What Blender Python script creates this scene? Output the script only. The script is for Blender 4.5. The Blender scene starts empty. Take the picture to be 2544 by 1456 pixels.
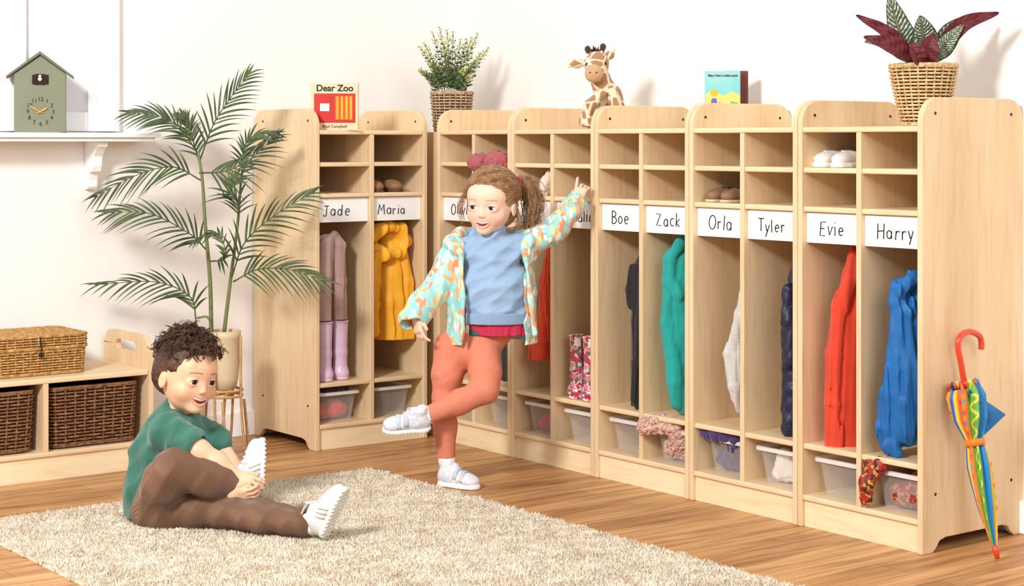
import bpy, math, random
import numpy as np
from mathutils import Matrix, Vector
rnd=random.Random(5); D=bpy.data
V3=lambda *a: np.array(a,float)
CS,SN=.7955,.6060; F=4302.0
CAM=V3(-4.193,-5.917,1.125); RV=V3(CS,-SN,0); FV=V3(SN,CS,0); TV=-FV; UP=V3(0,0,1)
def pv(x,y,d): return CAM+RV*((x-1272)*d/F)+FV*d-UP*((y-354)*d/F)
def row_pt(x,y,ly): k=(x-1272)/F; return pv(x,y,(3.746+ly)/(CS*k+SN))
def back_pt(x,y,wy): k=(x-1272)/F; return pv(x,y,(wy+5.917)/(CS-SN*k))
def unit(v): v=np.array(v,float); return v/np.linalg.norm(v)
def C(r,g,b): return tuple(((c/255)/12.92 if c<=10 else ((c/255+.055)/1.055)**2.4) for c in (r,g,b))
# ---------------- materials
def base(name):
    m=D.materials.new(name); m.use_nodes=True; nt=m.node_tree; return m,nt,nt.nodes['Principled BSDF']
def N(nt,t,**k):
    n=nt.nodes.new('ShaderNode'+t)
    for a,b in k.items(): setattr(n,a,b)
    return n
def coords(nt,sc,rot=(0,0,0)):
    tc=N(nt,'TexCoord'); mp=N(nt,'Mapping'); mp.inputs['Scale'].default_value=sc; mp.inputs['Rotation'].default_value=rot
    nt.links.new(tc.outputs['Object'],mp.inputs['Vector']); return mp
def mixc(nt,f,a,b):
    m=N(nt,'Mix',data_type='RGBA')
    for s,v in ((0,f),(6,a),(7,b)):
        if hasattr(v,'links'): nt.links.new(v,m.inputs[s])
        elif s==0: m.inputs[0].default_value=v
        else: m.inputs[s].default_value=(*v,1)
    return m.outputs[2]
def mat(name,col,col2=None,rough=.65,scale=12,st=(1,1,1),bump=0,bs=150,alpha=1,metal=0,sheen=0,attr=False,trans=0,sss=0,spec=.35):
    m,nt,b=base(name); L=nt.links
    mp=coords(nt,st)
    if attr:
        a=N(nt,'Attribute',attribute_name='Col'); L.new(a.outputs['Color'],b.inputs['Base Color'])
    else:
        n=N(nt,'TexNoise'); n.inputs['Scale'].default_value=scale; n.inputs['Detail'].default_value=5
        L.new(mp.outputs[0],n.inputs['Vector'])
        c2=col2 or tuple(c*.86 for c in col)
        r=N(nt,'ValToRGB'); r.color_ramp.elements[0].position=.35; r.color_ramp.elements[1].position=.65
        r.color_ramp.elements[0].color=(*c2,1); r.color_ramp.elements[1].color=(*col,1)
        L.new(n.outputs[0],r.inputs[0]); L.new(r.outputs[0],b.inputs['Base Color'])
    if bump:
        n2=N(nt,'TexNoise'); n2.inputs['Scale'].default_value=bs; L.new(mp.outputs[0],n2.inputs['Vector'])
        bp=N(nt,'Bump'); bp.inputs['Strength'].default_value=bump; bp.inputs['Distance'].default_value=.004
        L.new(n2.outputs[0],bp.inputs['Height']); L.new(bp.outputs[0],b.inputs['Normal'])
    b.inputs['Roughness'].default_value=rough; b.inputs['Metallic'].default_value=metal; b.inputs['Alpha'].default_value=alpha
    b.inputs['Sheen Weight'].default_value=sheen; b.inputs['Transmission Weight'].default_value=trans
    b.inputs['Subsurface Weight'].default_value=sss; b.inputs['Subsurface Scale'].default_value=.01
    b.inputs['Specular IOR Level'].default_value=spec
    return m
def wood(name,c1,c2,st,rough=.45):
    m,nt,b=base(name); L=nt.links
    mp=coords(nt,st); oi=N(nt,'ObjectInfo'); ad=N(nt,'VectorMath',operation='ADD'); L.new(mp.outputs[0],ad.inputs[0])
    sc=N(nt,'VectorMath',operation='SCALE'); cb=N(nt,'CombineXYZ')
    for i in range(3): L.new(oi.outputs['Random'],cb.inputs[i])
    L.new(cb.outputs[0],sc.inputs[0]); sc.inputs['Scale'].default_value=30; L.new(sc.outputs[0],ad.inputs[1])
    n=N(nt,'TexNoise'); n.inputs['Scale'].default_value=1; n.inputs['Detail'].default_value=6; n.inputs['Distortion'].default_value=.6
    L.new(ad.outputs[0],n.inputs['Vector'])
    n2=N(nt,'TexNoise'); n2.inputs['Scale'].default_value=7; n2.inputs['Detail'].default_value=3; L.new(ad.outputs[0],n2.inputs['Vector'])
    r=N(nt,'ValToRGB'); r.color_ramp.elements[0].position=.3; r.color_ramp.elements[1].position=.7
    r.color_ramp.elements[0].color=(*c2,1); r.color_ramp.elements[1].color=(*c1,1); L.new(n.outputs[0],r.inputs[0])
    r2=N(nt,'ValToRGB'); r2.color_ramp.elements[0].position=.3; r2.color_ramp.elements[1].position=.5
    r2.color_ramp.elements[0].color=(.91,.88,.84,1); r2.color_ramp.elements[1].color=(1,1,1,1); L.new(n2.outputs[0],r2.inputs[0])
    mx=N(nt,'Mix',data_type='RGBA',blend_type='MULTIPLY'); mx.inputs[0].default_value=1
    L.new(r.outputs[0],mx.inputs[6]); L.new(r2.outputs[0],mx.inputs[7]); L.new(mx.outputs[2],b.inputs['Base Color'])
    b.inputs['Roughness'].default_value=rough; b.inputs['Specular IOR Level'].default_value=.3
    return m
def cells(name,cols,scale,st=(1,1,1),rough=.6,rot=(.3,.5,.2),dots=None,warp=.035):
    m,nt,b=base(name); L=nt.links; mp=coords(nt,st,rot)
    nz=N(nt,'TexNoise'); nz.inputs['Scale'].default_value=scale*.5; L.new(mp.outputs[0],nz.inputs['Vector'])
    ad=N(nt,'VectorMath',operation='MULTIPLY_ADD'); L.new(nz.outputs['Color'],ad.inputs[0]); ad.inputs[1].default_value=(warp,)*3; L.new(mp.outputs[0],ad.inputs[2])
    v=N(nt,'TexVoronoi'); v.inputs['Scale'].default_value=scale; L.new(ad.outputs[0],v.inputs['Vector'])
    if dots:
        r=N(nt,'ValToRGB'); r.color_ramp.interpolation='CONSTANT'; r.color_ramp.elements[0].color=(*dots[1],1); r.color_ramp.elements[1].color=(*cols[0],1); r.color_ramp.elements[1].position=dots[0]
        L.new(v.outputs['Distance'],r.inputs[0]); L.new(r.outputs[0],b.inputs['Base Color'])
    else:
        s=N(nt,'SeparateColor'); L.new(v.outputs['Color'],s.inputs[0])
        r=N(nt,'ValToRGB'); cr=r.color_ramp; cr.interpolation='CONSTANT'
        while len(cr.elements)<len(cols): cr.elements.new(.5)
        for i,c in enumerate(cols): cr.elements[i].position=i/len(cols); cr.elements[i].color=(*c,1)
        L.new(s.outputs[0],r.inputs[0]); L.new(r.outputs[0],b.inputs['Base Color'])
    b.inputs['Roughness'].default_value=rough; return m
def ribmat(name,c1,c2,scale,axis='X',bumps=.6,dist=1.2):
    m,nt,b=base(name); L=nt.links; mp=coords(nt,(1,1,1))
    w=N(nt,'TexWave',bands_direction=axis); w.inputs['Scale'].default_value=scale; w.inputs['Distortion'].default_value=dist; L.new(mp.outputs[0],w.inputs['Vector'])
    nz=N(nt,'TexNoise'); nz.inputs['Scale'].default_value=14; L.new(mp.outputs[0],nz.inputs['Vector'])
    k=mixc(nt,w.outputs['Fac'],c2,c1); L.new(mixc(nt,nz.outputs[0],k,tuple((a+q)/2 for a,q in zip(c1,c2))),b.inputs['Base Color'])
    bp=N(nt,'Bump'); bp.inputs['Strength'].default_value=bumps; bp.inputs['Distance'].default_value=.002; L.new(w.outputs['Fac'],bp.inputs['Height']); L.new(bp.outputs[0],b.inputs['Normal'])
    b.inputs['Roughness'].default_value=.85; b.inputs['Sheen Weight'].default_value=.3; return m
MW=wood('maple_vertical',C(236,210,172),C(222,193,152),(9,9,.9))
MH=wood('maple_horizontal',C(240,215,177),C(228,199,159),(1,9,9))
MP=wood('maple_pale_plinth',C(248,230,192),C(238,214,172),(1,9,9))
MWALL=mat('painted_wall',C(245,242,239),C(242,239,236),rough=.9,scale=1.5)
MWHITE=mat('white_gloss_paint',C(250,250,250),C(246,246,247),rough=.35)
MPANE=mat('frosted_pane',C(232,232,237),C(226,227,233),rough=.2)
MCARD=mat('white_card',C(250,250,250),C(246,246,246),rough=.5)
MINK=mat('black_ink',C(18,17,18),rough=.5)
MBOLT=mat('dark_bolt',C(60,50,42),rough=.3,metal=.6)
MTRAY=mat('clear_plastic',C(250,249,248),C(246,245,244),rough=.1,alpha=.2,spec=.8)
MRIM=mat('frosted_plastic_rim',C(250,249,248),C(246,245,244),rough=.2,alpha=.65,spec=.7)
MSKIN=mat('skin',(1,1,1),attr=True,rough=.5,sss=.12)
MGLO=mat('vertex_coloured_glossy',(1,1,1),attr=True,rough=.25)
MSAT=mat('vertex_coloured_satin',(1,1,1),attr=True,rough=.5)
# ---------------- mesh helpers
WM={}
def newobj(name,me,mat_,parent):
    o=D.objects.new(name,me); bpy.context.collection.objects.link(o)
    if me is not None and mat_: me.materials.append(mat_)
    if parent is not None: o.parent=parent; WM[o.name]=WM[parent.name]
    return o
def mk(name,vf,m,parent=None,origin=None,local=False,bev=0,smooth=False,cols=None,label=None,cat=None,group=None,kind=None,seg=2):
    v=np.array(vf[0],float).reshape(-1,3)
    if parent is not None:
        if not local:
            Mi=np.array(WM[parent.name].inverted()); v=v@Mi[:3,:3].T+Mi[:3,3]
    else:
        if origin is None: origin=V3((v[:,0].min()+v[:,0].max())/2,(v[:,1].min()+v[:,1].max())/2,v[:,2].min())
        v=v-origin
    me=D.meshes.new(name); me.from_pydata(v.tolist(),[],[list(map(int,f)) for f in vf[1]])
    if smooth: me.polygons.foreach_set('use_smooth',[True]*len(me.polygons))
    if cols is not None:
        a=me.color_attributes.new('Col','FLOAT_COLOR','POINT'); c=np.ones((len(v),4)); c[:,:3]=cols; a.data.foreach_set('color',c.ravel())
    me.update()
    o=newobj(name,me,m,parent)
    if parent is None: o.location=origin; WM[o.name]=Matrix.Translation(Vector(origin))
    if bev:
        b=o.modifiers.new('bevel','BEVEL'); b.width=bev; b.segments=seg; b.limit_method='ANGLE'
    if label: o['label']=label
    if cat: o['category']=cat
    if group: o['group']=group
    if kind: o['kind']=kind
    return o
def thing(name,label,cat,loc,rz=0,group=None):
    o=newobj(name,None,None,None); o.location=loc; o.rotation_euler=(0,0,rz); o.empty_display_size=.05
    WM[o.name]=Matrix.Translation(Vector(loc))@Matrix.Rotation(rz,4,'Z')
    o['label']=label; o['category']=cat
    if group: o['group']=group
    return o
def box(x0,x1,y0,y1,z0,z1):
    v=[(x,y,z) for x in(x0,x1) for y in(y0,y1) for z in(z0,z1)]
    return v,[(0,1,3,2),(4,6,7,5),(0,4,5,1),(2,3,7,6),(0,2,6,4),(1,5,7,3)]
def prism(pts,ax,t0,t1):
    n=len(pts)
    f={'x':lambda a,b,t:(t,a,b),'y':lambda a,b,t:(a,t,b),'z':lambda a,b,t:(a,b,t)}[ax]
    v=[f(a,b,t0) for a,b in pts]+[f(a,b,t1) for a,b in pts]
    fc=[tuple(range(n))[::-1],tuple(range(n,2*n))]+[(i,(i+1)%n,n+(i+1)%n,n+i) for i in range(n)]
    return v,fc
def join(*vfs):
    v=[];f=[]
    for a,b in vfs:
        o=len(v); v+=[tuple(p) for p in a]; f+=[tuple(i+o for i in q) for q in b]
    return v,f
def xf(vf,M=None,o=(0,0,0)):
    v=np.array(vf[0],float).reshape(-1,3)
    if M is not None: v=v@np.array(M).T
    return (v+np.array(o)).tolist(),vf[1]
def catmull(P,n):
    P=[np.array(p,float) for p in P]; P=[2*P[0]-P[1]]+P+[2*P[-1]-P[-2]]; out=[]
    m=len(P)-3
    for i in range(n):
        u=i/(n-1)*m; j=min(int(u),m-1); t=u-j; a,b,c,d=P[j:j+4]
        out.append(.5*((2*b)+(-a+c)*t+(2*a-5*b+4*c-d)*t*t+(-a+3*b-3*c+d)*t**3))
    return out
def tube(P,r,seg=8,closed=False,flat=1):
    P=np.array(P,float); n=len(P); r=np.full(n,r) if np.isscalar(r) else np.array(r)
    T=np.roll(P,-1,0)-np.roll(P,1,0) if closed else np.gradient(P,axis=0)
    T/= (np.linalg.norm(T,axis=1)[:,None]+1e-12)
    u=np.cross(T[0],V3(0,0,1)); u=u if np.linalg.norm(u)>.1 else np.cross(T[0],V3(1,0,0)); u=unit(u)
    v=[];th=np.arange(seg)*2*math.pi/seg
    for i in range(n):
        u=u-T[i]*(u@T[i]); u=unit(u); w=np.cross(T[i],u)
        v+= (P[i]+r[i]*(np.cos(th)[:,None]*u+flat*np.sin(th)[:,None]*w)).tolist()
    f=[]
    for i in range(n if closed else n-1):
        a=i*seg;b=((i+1)%n)*seg
        for k in range(seg): k2=(k+1)%seg; f.append((a+k,a+k2,b+k2,b+k))
    if not closed: f.append(tuple(range(seg))[::-1]); f.append(tuple(range((n-1)*seg,n*seg)))
    return v,f
def lathe(prof,c,seg=32):
    v=[];f=[]
    for r,z in prof:
        for k in range(seg): a=2*math.pi*k/seg; v.append((c[0]+r*math.cos(a),c[1]+r*math.sin(a),c[2]+z))
    for i in range(len(prof)-1):
        for k in range(seg): k2=(k+1)%seg; f.append((i*seg+k,i*seg+k2,(i+1)*seg+k2,(i+1)*seg+k))
    f.append(tuple(range(seg))[::-1]); f.append(tuple(range((len(prof)-1)*seg,len(prof)*seg)))
    return v,f
def ringloft(rings,cap0=True,cap1=True):
    n=len(rings[0]); v=[p for r in rings for p in r]; f=[]
    for i in range(len(rings)-1):
        for k in range(n): k2=(k+1)%n; f.append((i*n+k,i*n+k2,(i+1)*n+k2,(i+1)*n+k))
    if cap0: f.append(tuple(range(n))[::-1])
    if cap1: f.append(tuple(range((len(rings)-1)*n,len(rings)*n)))
    return v,f
def rr(hx,hy,r,n=5,c=(0,0)):
    out=[]
    for sx,sy,a0 in((1,1,0),(-1,1,90),(-1,-1,180),(1,-1,270)):
        for i in range(n): a=math.radians(a0+90*i/(n-1)); out.append((c[0]+sx*(hx-r)+r*math.cos(a),c[1]+sy*(hy-r)+r*math.sin(a)))
    return out
def sphere(c,r,nu=24,nv=14):
    v=[];f=[]
    for j in range(nv+1):
        ph=math.pi*j/nv
        for i in range(nu): th=2*math.pi*i/nu; v.append((c[0]+r*math.sin(ph)*math.cos(th),c[1]+r*math.sin(ph)*math.sin(th),c[2]+r*math.cos(ph)))
    for j in range(nv):
        for i in range(nu): i2=(i+1)%nu; f.append((j*nu+i,(j+1)*nu+i,(j+1)*nu+i2,j*nu+i2))
    return v,f
def textmesh(s,size,ext=.0005,bold=0):
    cu=D.curves.new('t','FONT'); cu.body=s; cu.size=size; cu.extrude=ext; cu.align_x='CENTER'; cu.align_y='CENTER'; cu.offset=bold
    o=D.objects.new('t',cu); bpy.context.collection.objects.link(o); bpy.context.view_layer.update()
    me=D.meshes.new_from_object(o.evaluated_get(bpy.context.evaluated_depsgraph_get()))
    vf=([tuple(v.co) for v in me.vertices],[tuple(p.vertices) for p in me.polygons]); D.objects.remove(o); D.meshes.remove(me); return vf
# ---------------- SDF modelling
def smin(a,b,k):
    h=np.clip(.5+.5*(b-a)/k,0,1); return b*(1-h)+a*h-k*h*(1-h)
class Sdf:
    def __init__(s,h): s.h=h; s.L=[]; s.fr=(np.zeros(3),np.eye(3),1.0); s.disp=None; s.clips=[]
    def T(s,p): o,A,c=s.fr; return o+A@(np.array(p,float)*c)
    def _a(s,f,lo,hi,k,op): s.L.append((f,np.array(lo),np.array(hi),max(k,1e-4),op)); return s
    def cap(s,a,b,ra,rb=None,k=.01,op='u',sq=None):
        rb=ra if rb is None else rb; a=s.T(a);b=s.T(b);c=s.fr[2];ra*=c;rb*=c;k*=c; m=max(ra,rb)
        def f(X,Y,Z):
            d=[X-a[0],Y-a[1],Z-a[2]]; ba=b-a
            if sq is not None:
                t,q=sq; g=(d[0]*t[0]+d[1]*t[1]+d[2]*t[2])*(1/q-1); d=[d[i]+t[i]*g for i in range(3)]; ba=ba+t*((ba@t)*(1/q-1))
            h=np.clip((d[0]*ba[0]+d[1]*ba[1]+d[2]*ba[2])/(ba@ba+1e-12),0,1)
            return np.sqrt((d[0]-ba[0]*h)**2+(d[1]-ba[1]*h)**2+(d[2]-ba[2]*h)**2)-(ra+(rb-ra)*h)
        return s._a(f,np.minimum(a,b)-m,np.maximum(a,b)+m,k,op)
    def chain(s,pts,k=.01,op='u',sq=None):
        for (a,ra),(b,rb) in zip(pts[:-1],pts[1:]): s.cap(a,b,ra,rb,k,op,sq)
        return s
    def ell(s,c,r,k=.01,op='u',R=None):
        c=s.T(c); r=np.array(r,float)*s.fr[2]; A=s.fr[1] if R is None else R; k*=s.fr[2]
        def f(X,Y,Z):
            d=[X-c[0],Y-c[1],Z-c[2]]; q=[(d[0]*A[0,i]+d[1]*A[1,i]+d[2]*A[2,i]) for i in range(3)]
            k0=np.sqrt(sum((q[i]/r[i])**2 for i in range(3))); k1=np.sqrt(sum((q[i]/r[i]**2)**2 for i in range(3)))+1e-6
            return k0*(k0-1)/k1
        m=r.max(); return s._a(f,c-m,c+m,k,op)
    def box(s,c,hf,rd=.0,k=.001,op='u',R=None):
        c=s.T(c); hf=np.array(hf,float)*s.fr[2]; A=s.fr[1] if R is None else R; rd*=s.fr[2]; k*=s.fr[2]
        def f(X,Y,Z):
            d=[X-c[0],Y-c[1],Z-c[2]]; q=[abs(d[0]*A[0,i]+d[1]*A[1,i]+d[2]*A[2,i])-hf[i]+rd for i in range(3)]
            return np.sqrt(sum(np.maximum(x,0)**2 for x in q))+np.minimum(np.maximum(np.maximum(q[0],q[1]),q[2]),0)-rd
        m=np.linalg.norm(hf); return s._a(f,c-m,c+m,k,op)
    def build(s,name,m,parent=None,colf=None,**kw):
        h=s.h; U=[l for l in s.L if l[4]=='u']
        lo=np.min([l[1] for l in U],0)-4*h-.004; hi=np.max([l[2] for l in U],0)+4*h+.004
        n=np.ceil((hi-lo)/h).astype(int)+1; V=np.full(n,.3,np.float32)
        ax=[(lo[i]+h*np.arange(n[i])).astype(np.float32) for i in range(3)]
        for f,a,b,k,op in s.L:
            mg=k+3*h; i0=np.clip(np.floor((a-mg-lo)/h).astype(int),0,n); i1=np.clip(np.ceil((b+mg-lo)/h).astype(int)+1,0,n)
            if (i1<=i0).any(): continue
            sl=tuple(slice(i0[j],i1[j]) for j in range(3))
            dd=f(ax[0][sl[0]][:,None,None],ax[1][sl[1]][None,:,None],ax[2][sl[2]][None,None,:])
            if op=='u': V[sl]=smin(V[sl],dd,k)
            else: V[sl]=-smin(-V[sl],dd,k)
        if s.disp is not None:
            I=np.argwhere(np.abs(V)<.03); P=lo+I*h; V[I[:,0],I[:,1],I[:,2]]+=s.disp(P)
        for nrm,off in s.clips:
            pl=ax[0][:,None,None]*nrm[0]+ax[1][None,:,None]*nrm[1]+ax[2][None,None,:]*nrm[2]-off
            V=np.maximum(V,pl)
        vf=nets(V,lo,h)
        cols=colf(vf[0]) if colf else None
        return mk(name,vf,m,parent,smooth=True,cols=cols,**kw)
def nets(V,lo,h):
    S=V<0; n=V.shape; off=[(a,b,c) for a in(0,1) for b in(0,1) for c in(0,1)]
    cnt=np.zeros([x-1 for x in n],np.int8)
    for a,b,c in off: cnt+=S[a:n[0]-1+a,b:n[1]-1+b,c:n[2]-1+c]
    act=(cnt>0)&(cnt<8); I=np.argwhere(act); ids=np.full(act.shape,-1,np.int32); ids[act]=np.arange(len(I))
    cv=[V[I[:,0]+a,I[:,1]+b,I[:,2]+c].astype(float) for a,b,c in off]
    acc=np.zeros((len(I),3)); num=np.zeros(len(I))
    for p in range(8):
        for q in range(p+1,8):
            dlt=np.array(off[q])-np.array(off[p])
            if np.abs(dlt).sum()!=1: continue
            m=(cv[p]<0)!=(cv[q]<0); t=np.where(m,cv[p]/np.where(m,cv[p]-cv[q],1),0)
            acc+=(np.array(off[p])+dlt*t[:,None])*m[:,None]; num+=m
    v=lo+h*(I+acc/num[:,None]); Fs=[]
    for ax_ in range(3):
        sa=[slice(1,-1)]*3; sb=[slice(1,-1)]*3; sa[ax_]=slice(0,-1); sb[ax_]=slice(1,None)
        J=np.argwhere(S[tuple(sa)]!=S[tuple(sb)])
        for q in range(3):
            if q!=ax_: J[:,q]+=1
        b_,c_=(ax_+1)%3,(ax_+2)%3
        def cell(db,dc):
            K=J.copy(); K[:,b_]+=db; K[:,c_]+=dc; return ids[K[:,0],K[:,1],K[:,2]]
        Q=np.stack([cell(-1,-1),cell(0,-1),cell(0,0),cell(-1,0)],1)
        fl=~S[J[:,0],J[:,1],J[:,2]]; Q[fl]=Q[fl][:,::-1]; Fs.append(Q)
    Q=np.concatenate(Fs); Q=Q[(Q>=0).all(1)]
    return v,Q.tolist()
def folds(seed,amp,kh,kz,n=5,crease=.6,sg=-1):
    r=np.random.RandomState(seed); ks=[];
    for i in range(n):
        a=r.rand()*6.28; f=.6+.8*r.rand(); ks.append((V3(math.cos(a)*kh*f,math.sin(a)*kh*f,kz*(r.rand()-.5)*2),r.rand()*6.28,r.randn(3)*np.array([kh,kh,max(kz,kh*.12)])*.16,.6+.8*r.rand()))
    def fn(P):
        o=0
        for k,ph,m_,w in ks:
            sn=np.sin(P@k+ph+1.4*np.sin(P@m_+ph*2)); o=o+amp/n*1.7*w*((1-crease)*sn+sg*crease*(.64-np.sqrt(sn*sn+.02))*1.5)
        return o
    return fn
# ================= ROOM
mk('floor',box(-6,1,-8,.3,-.05,0),None,origin=V3(0,0,0),kind='structure')
fm,nt,b=base('oak_plank_floor'); L=nt.links
mp=coords(nt,(1,1,1)); br=N(nt,'TexBrick'); L.new(mp.outputs[0],br.inputs['Vector'])
for k,v in(('Scale',1),('Brick Width',1.25),('Row Height',.105),('Mortar Size',.0012),('Mortar Smooth',.3),('Bias',0)): br.inputs[k].default_value=v
br.inputs['Color1'].default_value=(*C(214,165,112),1); br.inputs['Color2'].default_value=(*C(188,136,86),1); br.inputs['Mortar'].default_value=(*C(126,84,50),1)
mp2=coords(nt,(2.2,28,1)); nz=N(nt,'TexNoise'); nz.inputs['Scale'].default_value=1; nz.inputs['Detail'].default_value=8; nz.inputs['Distortion'].default_value=.8; L.new(mp2.outputs[0],nz.inputs['Vector'])
r=N(nt,'ValToRGB'); r.color_ramp.elements[0].position=.34; r.color_ramp.elements[1].position=.62; r.color_ramp.elements[0].color=(.55,.46,.38,1); r.color_ramp.elements[1].color=(1.06,1.05,1.04,1)
L.new(nz.outputs[0],r.inputs[0]); mx=N(nt,'Mix',data_type='RGBA',blend_type='MULTIPLY'); mx.inputs[0].default_value=1
L.new(br.outputs['Color'],mx.inputs[6]); L.new(r.outputs[0],mx.inputs[7]); L.new(mx.outputs[2],b.inputs['Base Color']); b.inputs['Roughness'].default_value=.42
D.objects['floor'].data.materials.append(fm)
mk('wall_back',box(-6,.1,0,.1,0,3),MWALL,kind='structure')
mk('wall_right',box(0,.1,-8,0,0,3),MWALL,kind='structure')
mk('baseboard_back',box(-6,-.001,-.018,0,0,.095),MWHITE,kind='structure',bev=.004)
mk('baseboard_right',box(-.018,0,-8,-.02,0,.095),MWHITE,kind='structure',bev=.004)
w=thing('window_1','white painted window frame with frosted panes','window',(-1.8,0,1.17)); w['kind']='structure'
del w['category']
mk('window_casing',join(box(-1.59,-1.505,-.03,0,1.165,2.9),box(-2.6,-1.59,-.03,0,2.6,2.9)),MWHITE,w,bev=.004)
mk('window_sash',join(box(-1.622,-1.59,-.018,0,1.165,2.6),box(-1.913,-1.854,-.022,0,1.165,2.6),box(-2.6,-1.622,-.016,0,1.165,1.235)),MWHITE,w,bev=.003)
mk('window_pane',box(-2.6,-1.622,-.004,-.001,1.235,2.6),MPANE,w)
s=thing('wall_ledge','white painted ledge shelf on scrolled wall bracket','shelf',(-2,0,1.13))
mk('board',join(box(-3.4,-1.405,-.165,-.001,1.142,1.16),box(-3.4,-1.42,-.15,-.001,1.128,1.142)),MWHITE,s,bev=.004)
prof=[(0,1.128),(-.12,1.128),(-.12,1.11),(-.105,1.105),(-.075,1.075),(-.07,1.04),(-.062,1.02),(-.04,1.015),(-.032,.99),(-.03,.965),(-.02,.955),(0,.955)]
mk('bracket',prism([(p[0]-.001,p[1]) for p in prof],'x',-1.63,-1.592),MWHITE,s,bev=.003)
# ================= LOCKERS
DP,H,T=.45,1.25,.018; PITCH=.4636; Y0=-.527
def arc(cx,cz,rx,rz,a0,a1,n=12): return [(cx+rx*math.cos(math.radians(a0+(a1-a0)*i/n)),cz+rz*math.sin(math.radians(a0+(a1-a0)*i/n))) for i in range(n+1)]
G={'J':(.6,[[(0,1),(.55,1)],[(.32,1),(.32,.2)]+arc(.16,.2,.16,.2,0,-170)]),
'a':(.6,[arc(.24,.3,.22,.3,40,400)+[(.46,.55),(.47,.0)]]),'d':(.62,[arc(.24,.3,.22,.3,40,400),[(.48,1.05),(.47,0)]]),
'e':(.58,[[(.06,.3),(.46,.34)]+arc(.26,.3,.21,.3,10,310)]),'M':(.9,[[(0,0),(.1,1),(.36,.4),(.64,1),(.75,0)]]),
'r':(.45,[[(.05,.6),(.07,0)],[(.07,.35)]+arc(.24,.38,.18,.2,160,50)]),'i':(.22,[[(.06,.6),(.07,0)],[(.06,.83),(.07,.88)]]),
'O':(.82,[arc(.36,.5,.34,.5,80,440)]),'l':(.22,[[(.06,1.05),(.07,0)]]),'v':(.5,[[(0,.6),(.2,0),(.42,.6)]]),
'B':(.66,[[(.05,0),(.05,1)]+arc(.1,.76,.38,.24,85,-85)+arc(.1,.27,.45,.27,85,-90)]),'o':(.58,[arc(.25,.3,.23,.3,80,440)]),
'Z':(.68,[[(0,1),(.52,1),(0,0),(.58,.02)]]),'c':(.5,[arc(.25,.3,.22,.3,50,310)]),'k':(.52,[[(.05,1.05),(.06,0)],[(.4,.6),(.06,.28),(.44,0)]]),
'T':(.62,[[(0,1),(.62,1)],[(.3,1),(.29,0)]]),'y':(.55,[[(0,.6),(.2,.05)],[(.44,.6),(.12,-.4)]]),
'E':(.6,[[(.5,1),(.05,1),(.05,0),(.52,0)],[(.05,.52),(.42,.54)]]),'H':(.72,[[(.03,1),(.05,0)],[(.55,1),(.56,0)],[(.04,.5),(.55,.54)]]),
'u':(.55,[[(.03,.6)]+arc(.23,.2,.2,.2,180,340)+[(.44,.6),(.45,0)]])}
def writing(s,x0,y,z0,h,r):
    parts=[];x=x0; rgw=random.Random(len(s)*7+ord(s[0]))
    for ch in s:
        wd,st=G[ch]; dz=rgw.uniform(-.06,.06)*h; sl=rgw.uniform(-.03,.12); sc=rgw.uniform(.92,1.1)
        for pl in st:
            P=[(x+a*h*sc+b_*h*sl,y,z0+b_*h*sc+dz) for a,b_ in pl]
            parts.append(tube(P,r,6,flat=.6))
        x+=(wd+.16)*h
    return join(*parts)
def panel_outline(DP):
    r=.07; o=[]
    o+=[(0,0),(.045,0),(.06,.012),(.075,.03),(.1,.036),(DP-.1,.036),(DP-.075,.03),(DP-.06,.012),(DP-.045,0),(DP,0)]
    o+=[(DP-r+r*math.cos(a),H-r+r*math.sin(a)) for a in np.linspace(0,math.pi/2,9)]
    o+=[(r-r*math.sin(a),H-r+r*math.cos(a)) for a in np.linspace(0,math.pi/2,9)]
    return o
def locker(loc,rz,names,label,W,DP):
    PO=panel_outline(DP)
    u=thing('cloakroom_locker',label,'locker',loc,rz,'maple cloakroom lockers')
    for x in(0,W-T): mk('side_panel',prism(PO,'x',x,x+T),MW,u,local=True,bev=.003)
    mk('divider',box(W/2-.009,W/2+.009,.004,DP-.012,.09,1.154),MW,u,local=True,bev=.002)
    for z in(1.154,1.036,.922,.228,.078):
        if z in(1.154,.078): mk('shelf',box(T,W-T,.002,DP-.012,z,z+.016),MH,u,local=True,bev=.004)
        else:
            for a,b_ in((T,W/2-.009),(W/2+.009,W-T)): mk('shelf',box(a,b_,.006,DP-.012,z,z+.016),MH,u,local=True,bev=.004)
    mk('plinth',box(T,W-T,.012,.03,0,.078),MP,u,local=True,bev=.001)
    mk('back_panel',box(T,W-T,DP-.012,DP-.002,.04,1.17),MW,u,local=True)
    for c,(a,b_) in enumerate(((T,W/2-.009),(W/2+.009,W-T))):
        lb=mk('name_label',box(a+.001,b_-.001,.02,.024,.832,.92),MCARD,u,local=True,label='white card name label')
        if names[c]:
            sc=.036 if names[c] in('Maria','Tyler') else .040
            if names[c]=='Harry': sc=.039
            x0=a+.052 if rz!=0 else a+.026
            if names[c] in('Harry','Tyler'): x0=a+.046
            if names[c]=='Julia': x0=a+.086
            mk('lettering',writing(names[c],x0,.0195,.856,sc,.0025),MINK,lb,local=True,smooth=True,label='handwritten black name '+names[c])
        xm=(a+b_)/2
        mk('coat_hook',tube(catmull([(xm,.3,.92),(xm,.3,.9),(xm,.29,.885),(xm,.275,.885),(xm,.27,.9)],10),.004,8),MBOLT,u,local=True,smooth=True)
    for x,s in((0,-1),(W,1)):
        for y in(.055,.39):
            for z in(1.205,.16):
                for q in((x-.0012 if s<0 else x-.001),(x+T-.001 if s<0 else x-T-.001)):
                    if z<1 and not(q<0 or q>W-.002): continue
                    mk('bolt',xf(lathe([(.0045,0),(.0045,.002)],(0,0,0),12),M=[[0,0,1],[0,1,0],[-1,0,0]],o=(q,y,z)),MBOLT,u,local=True)
    return u
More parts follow.
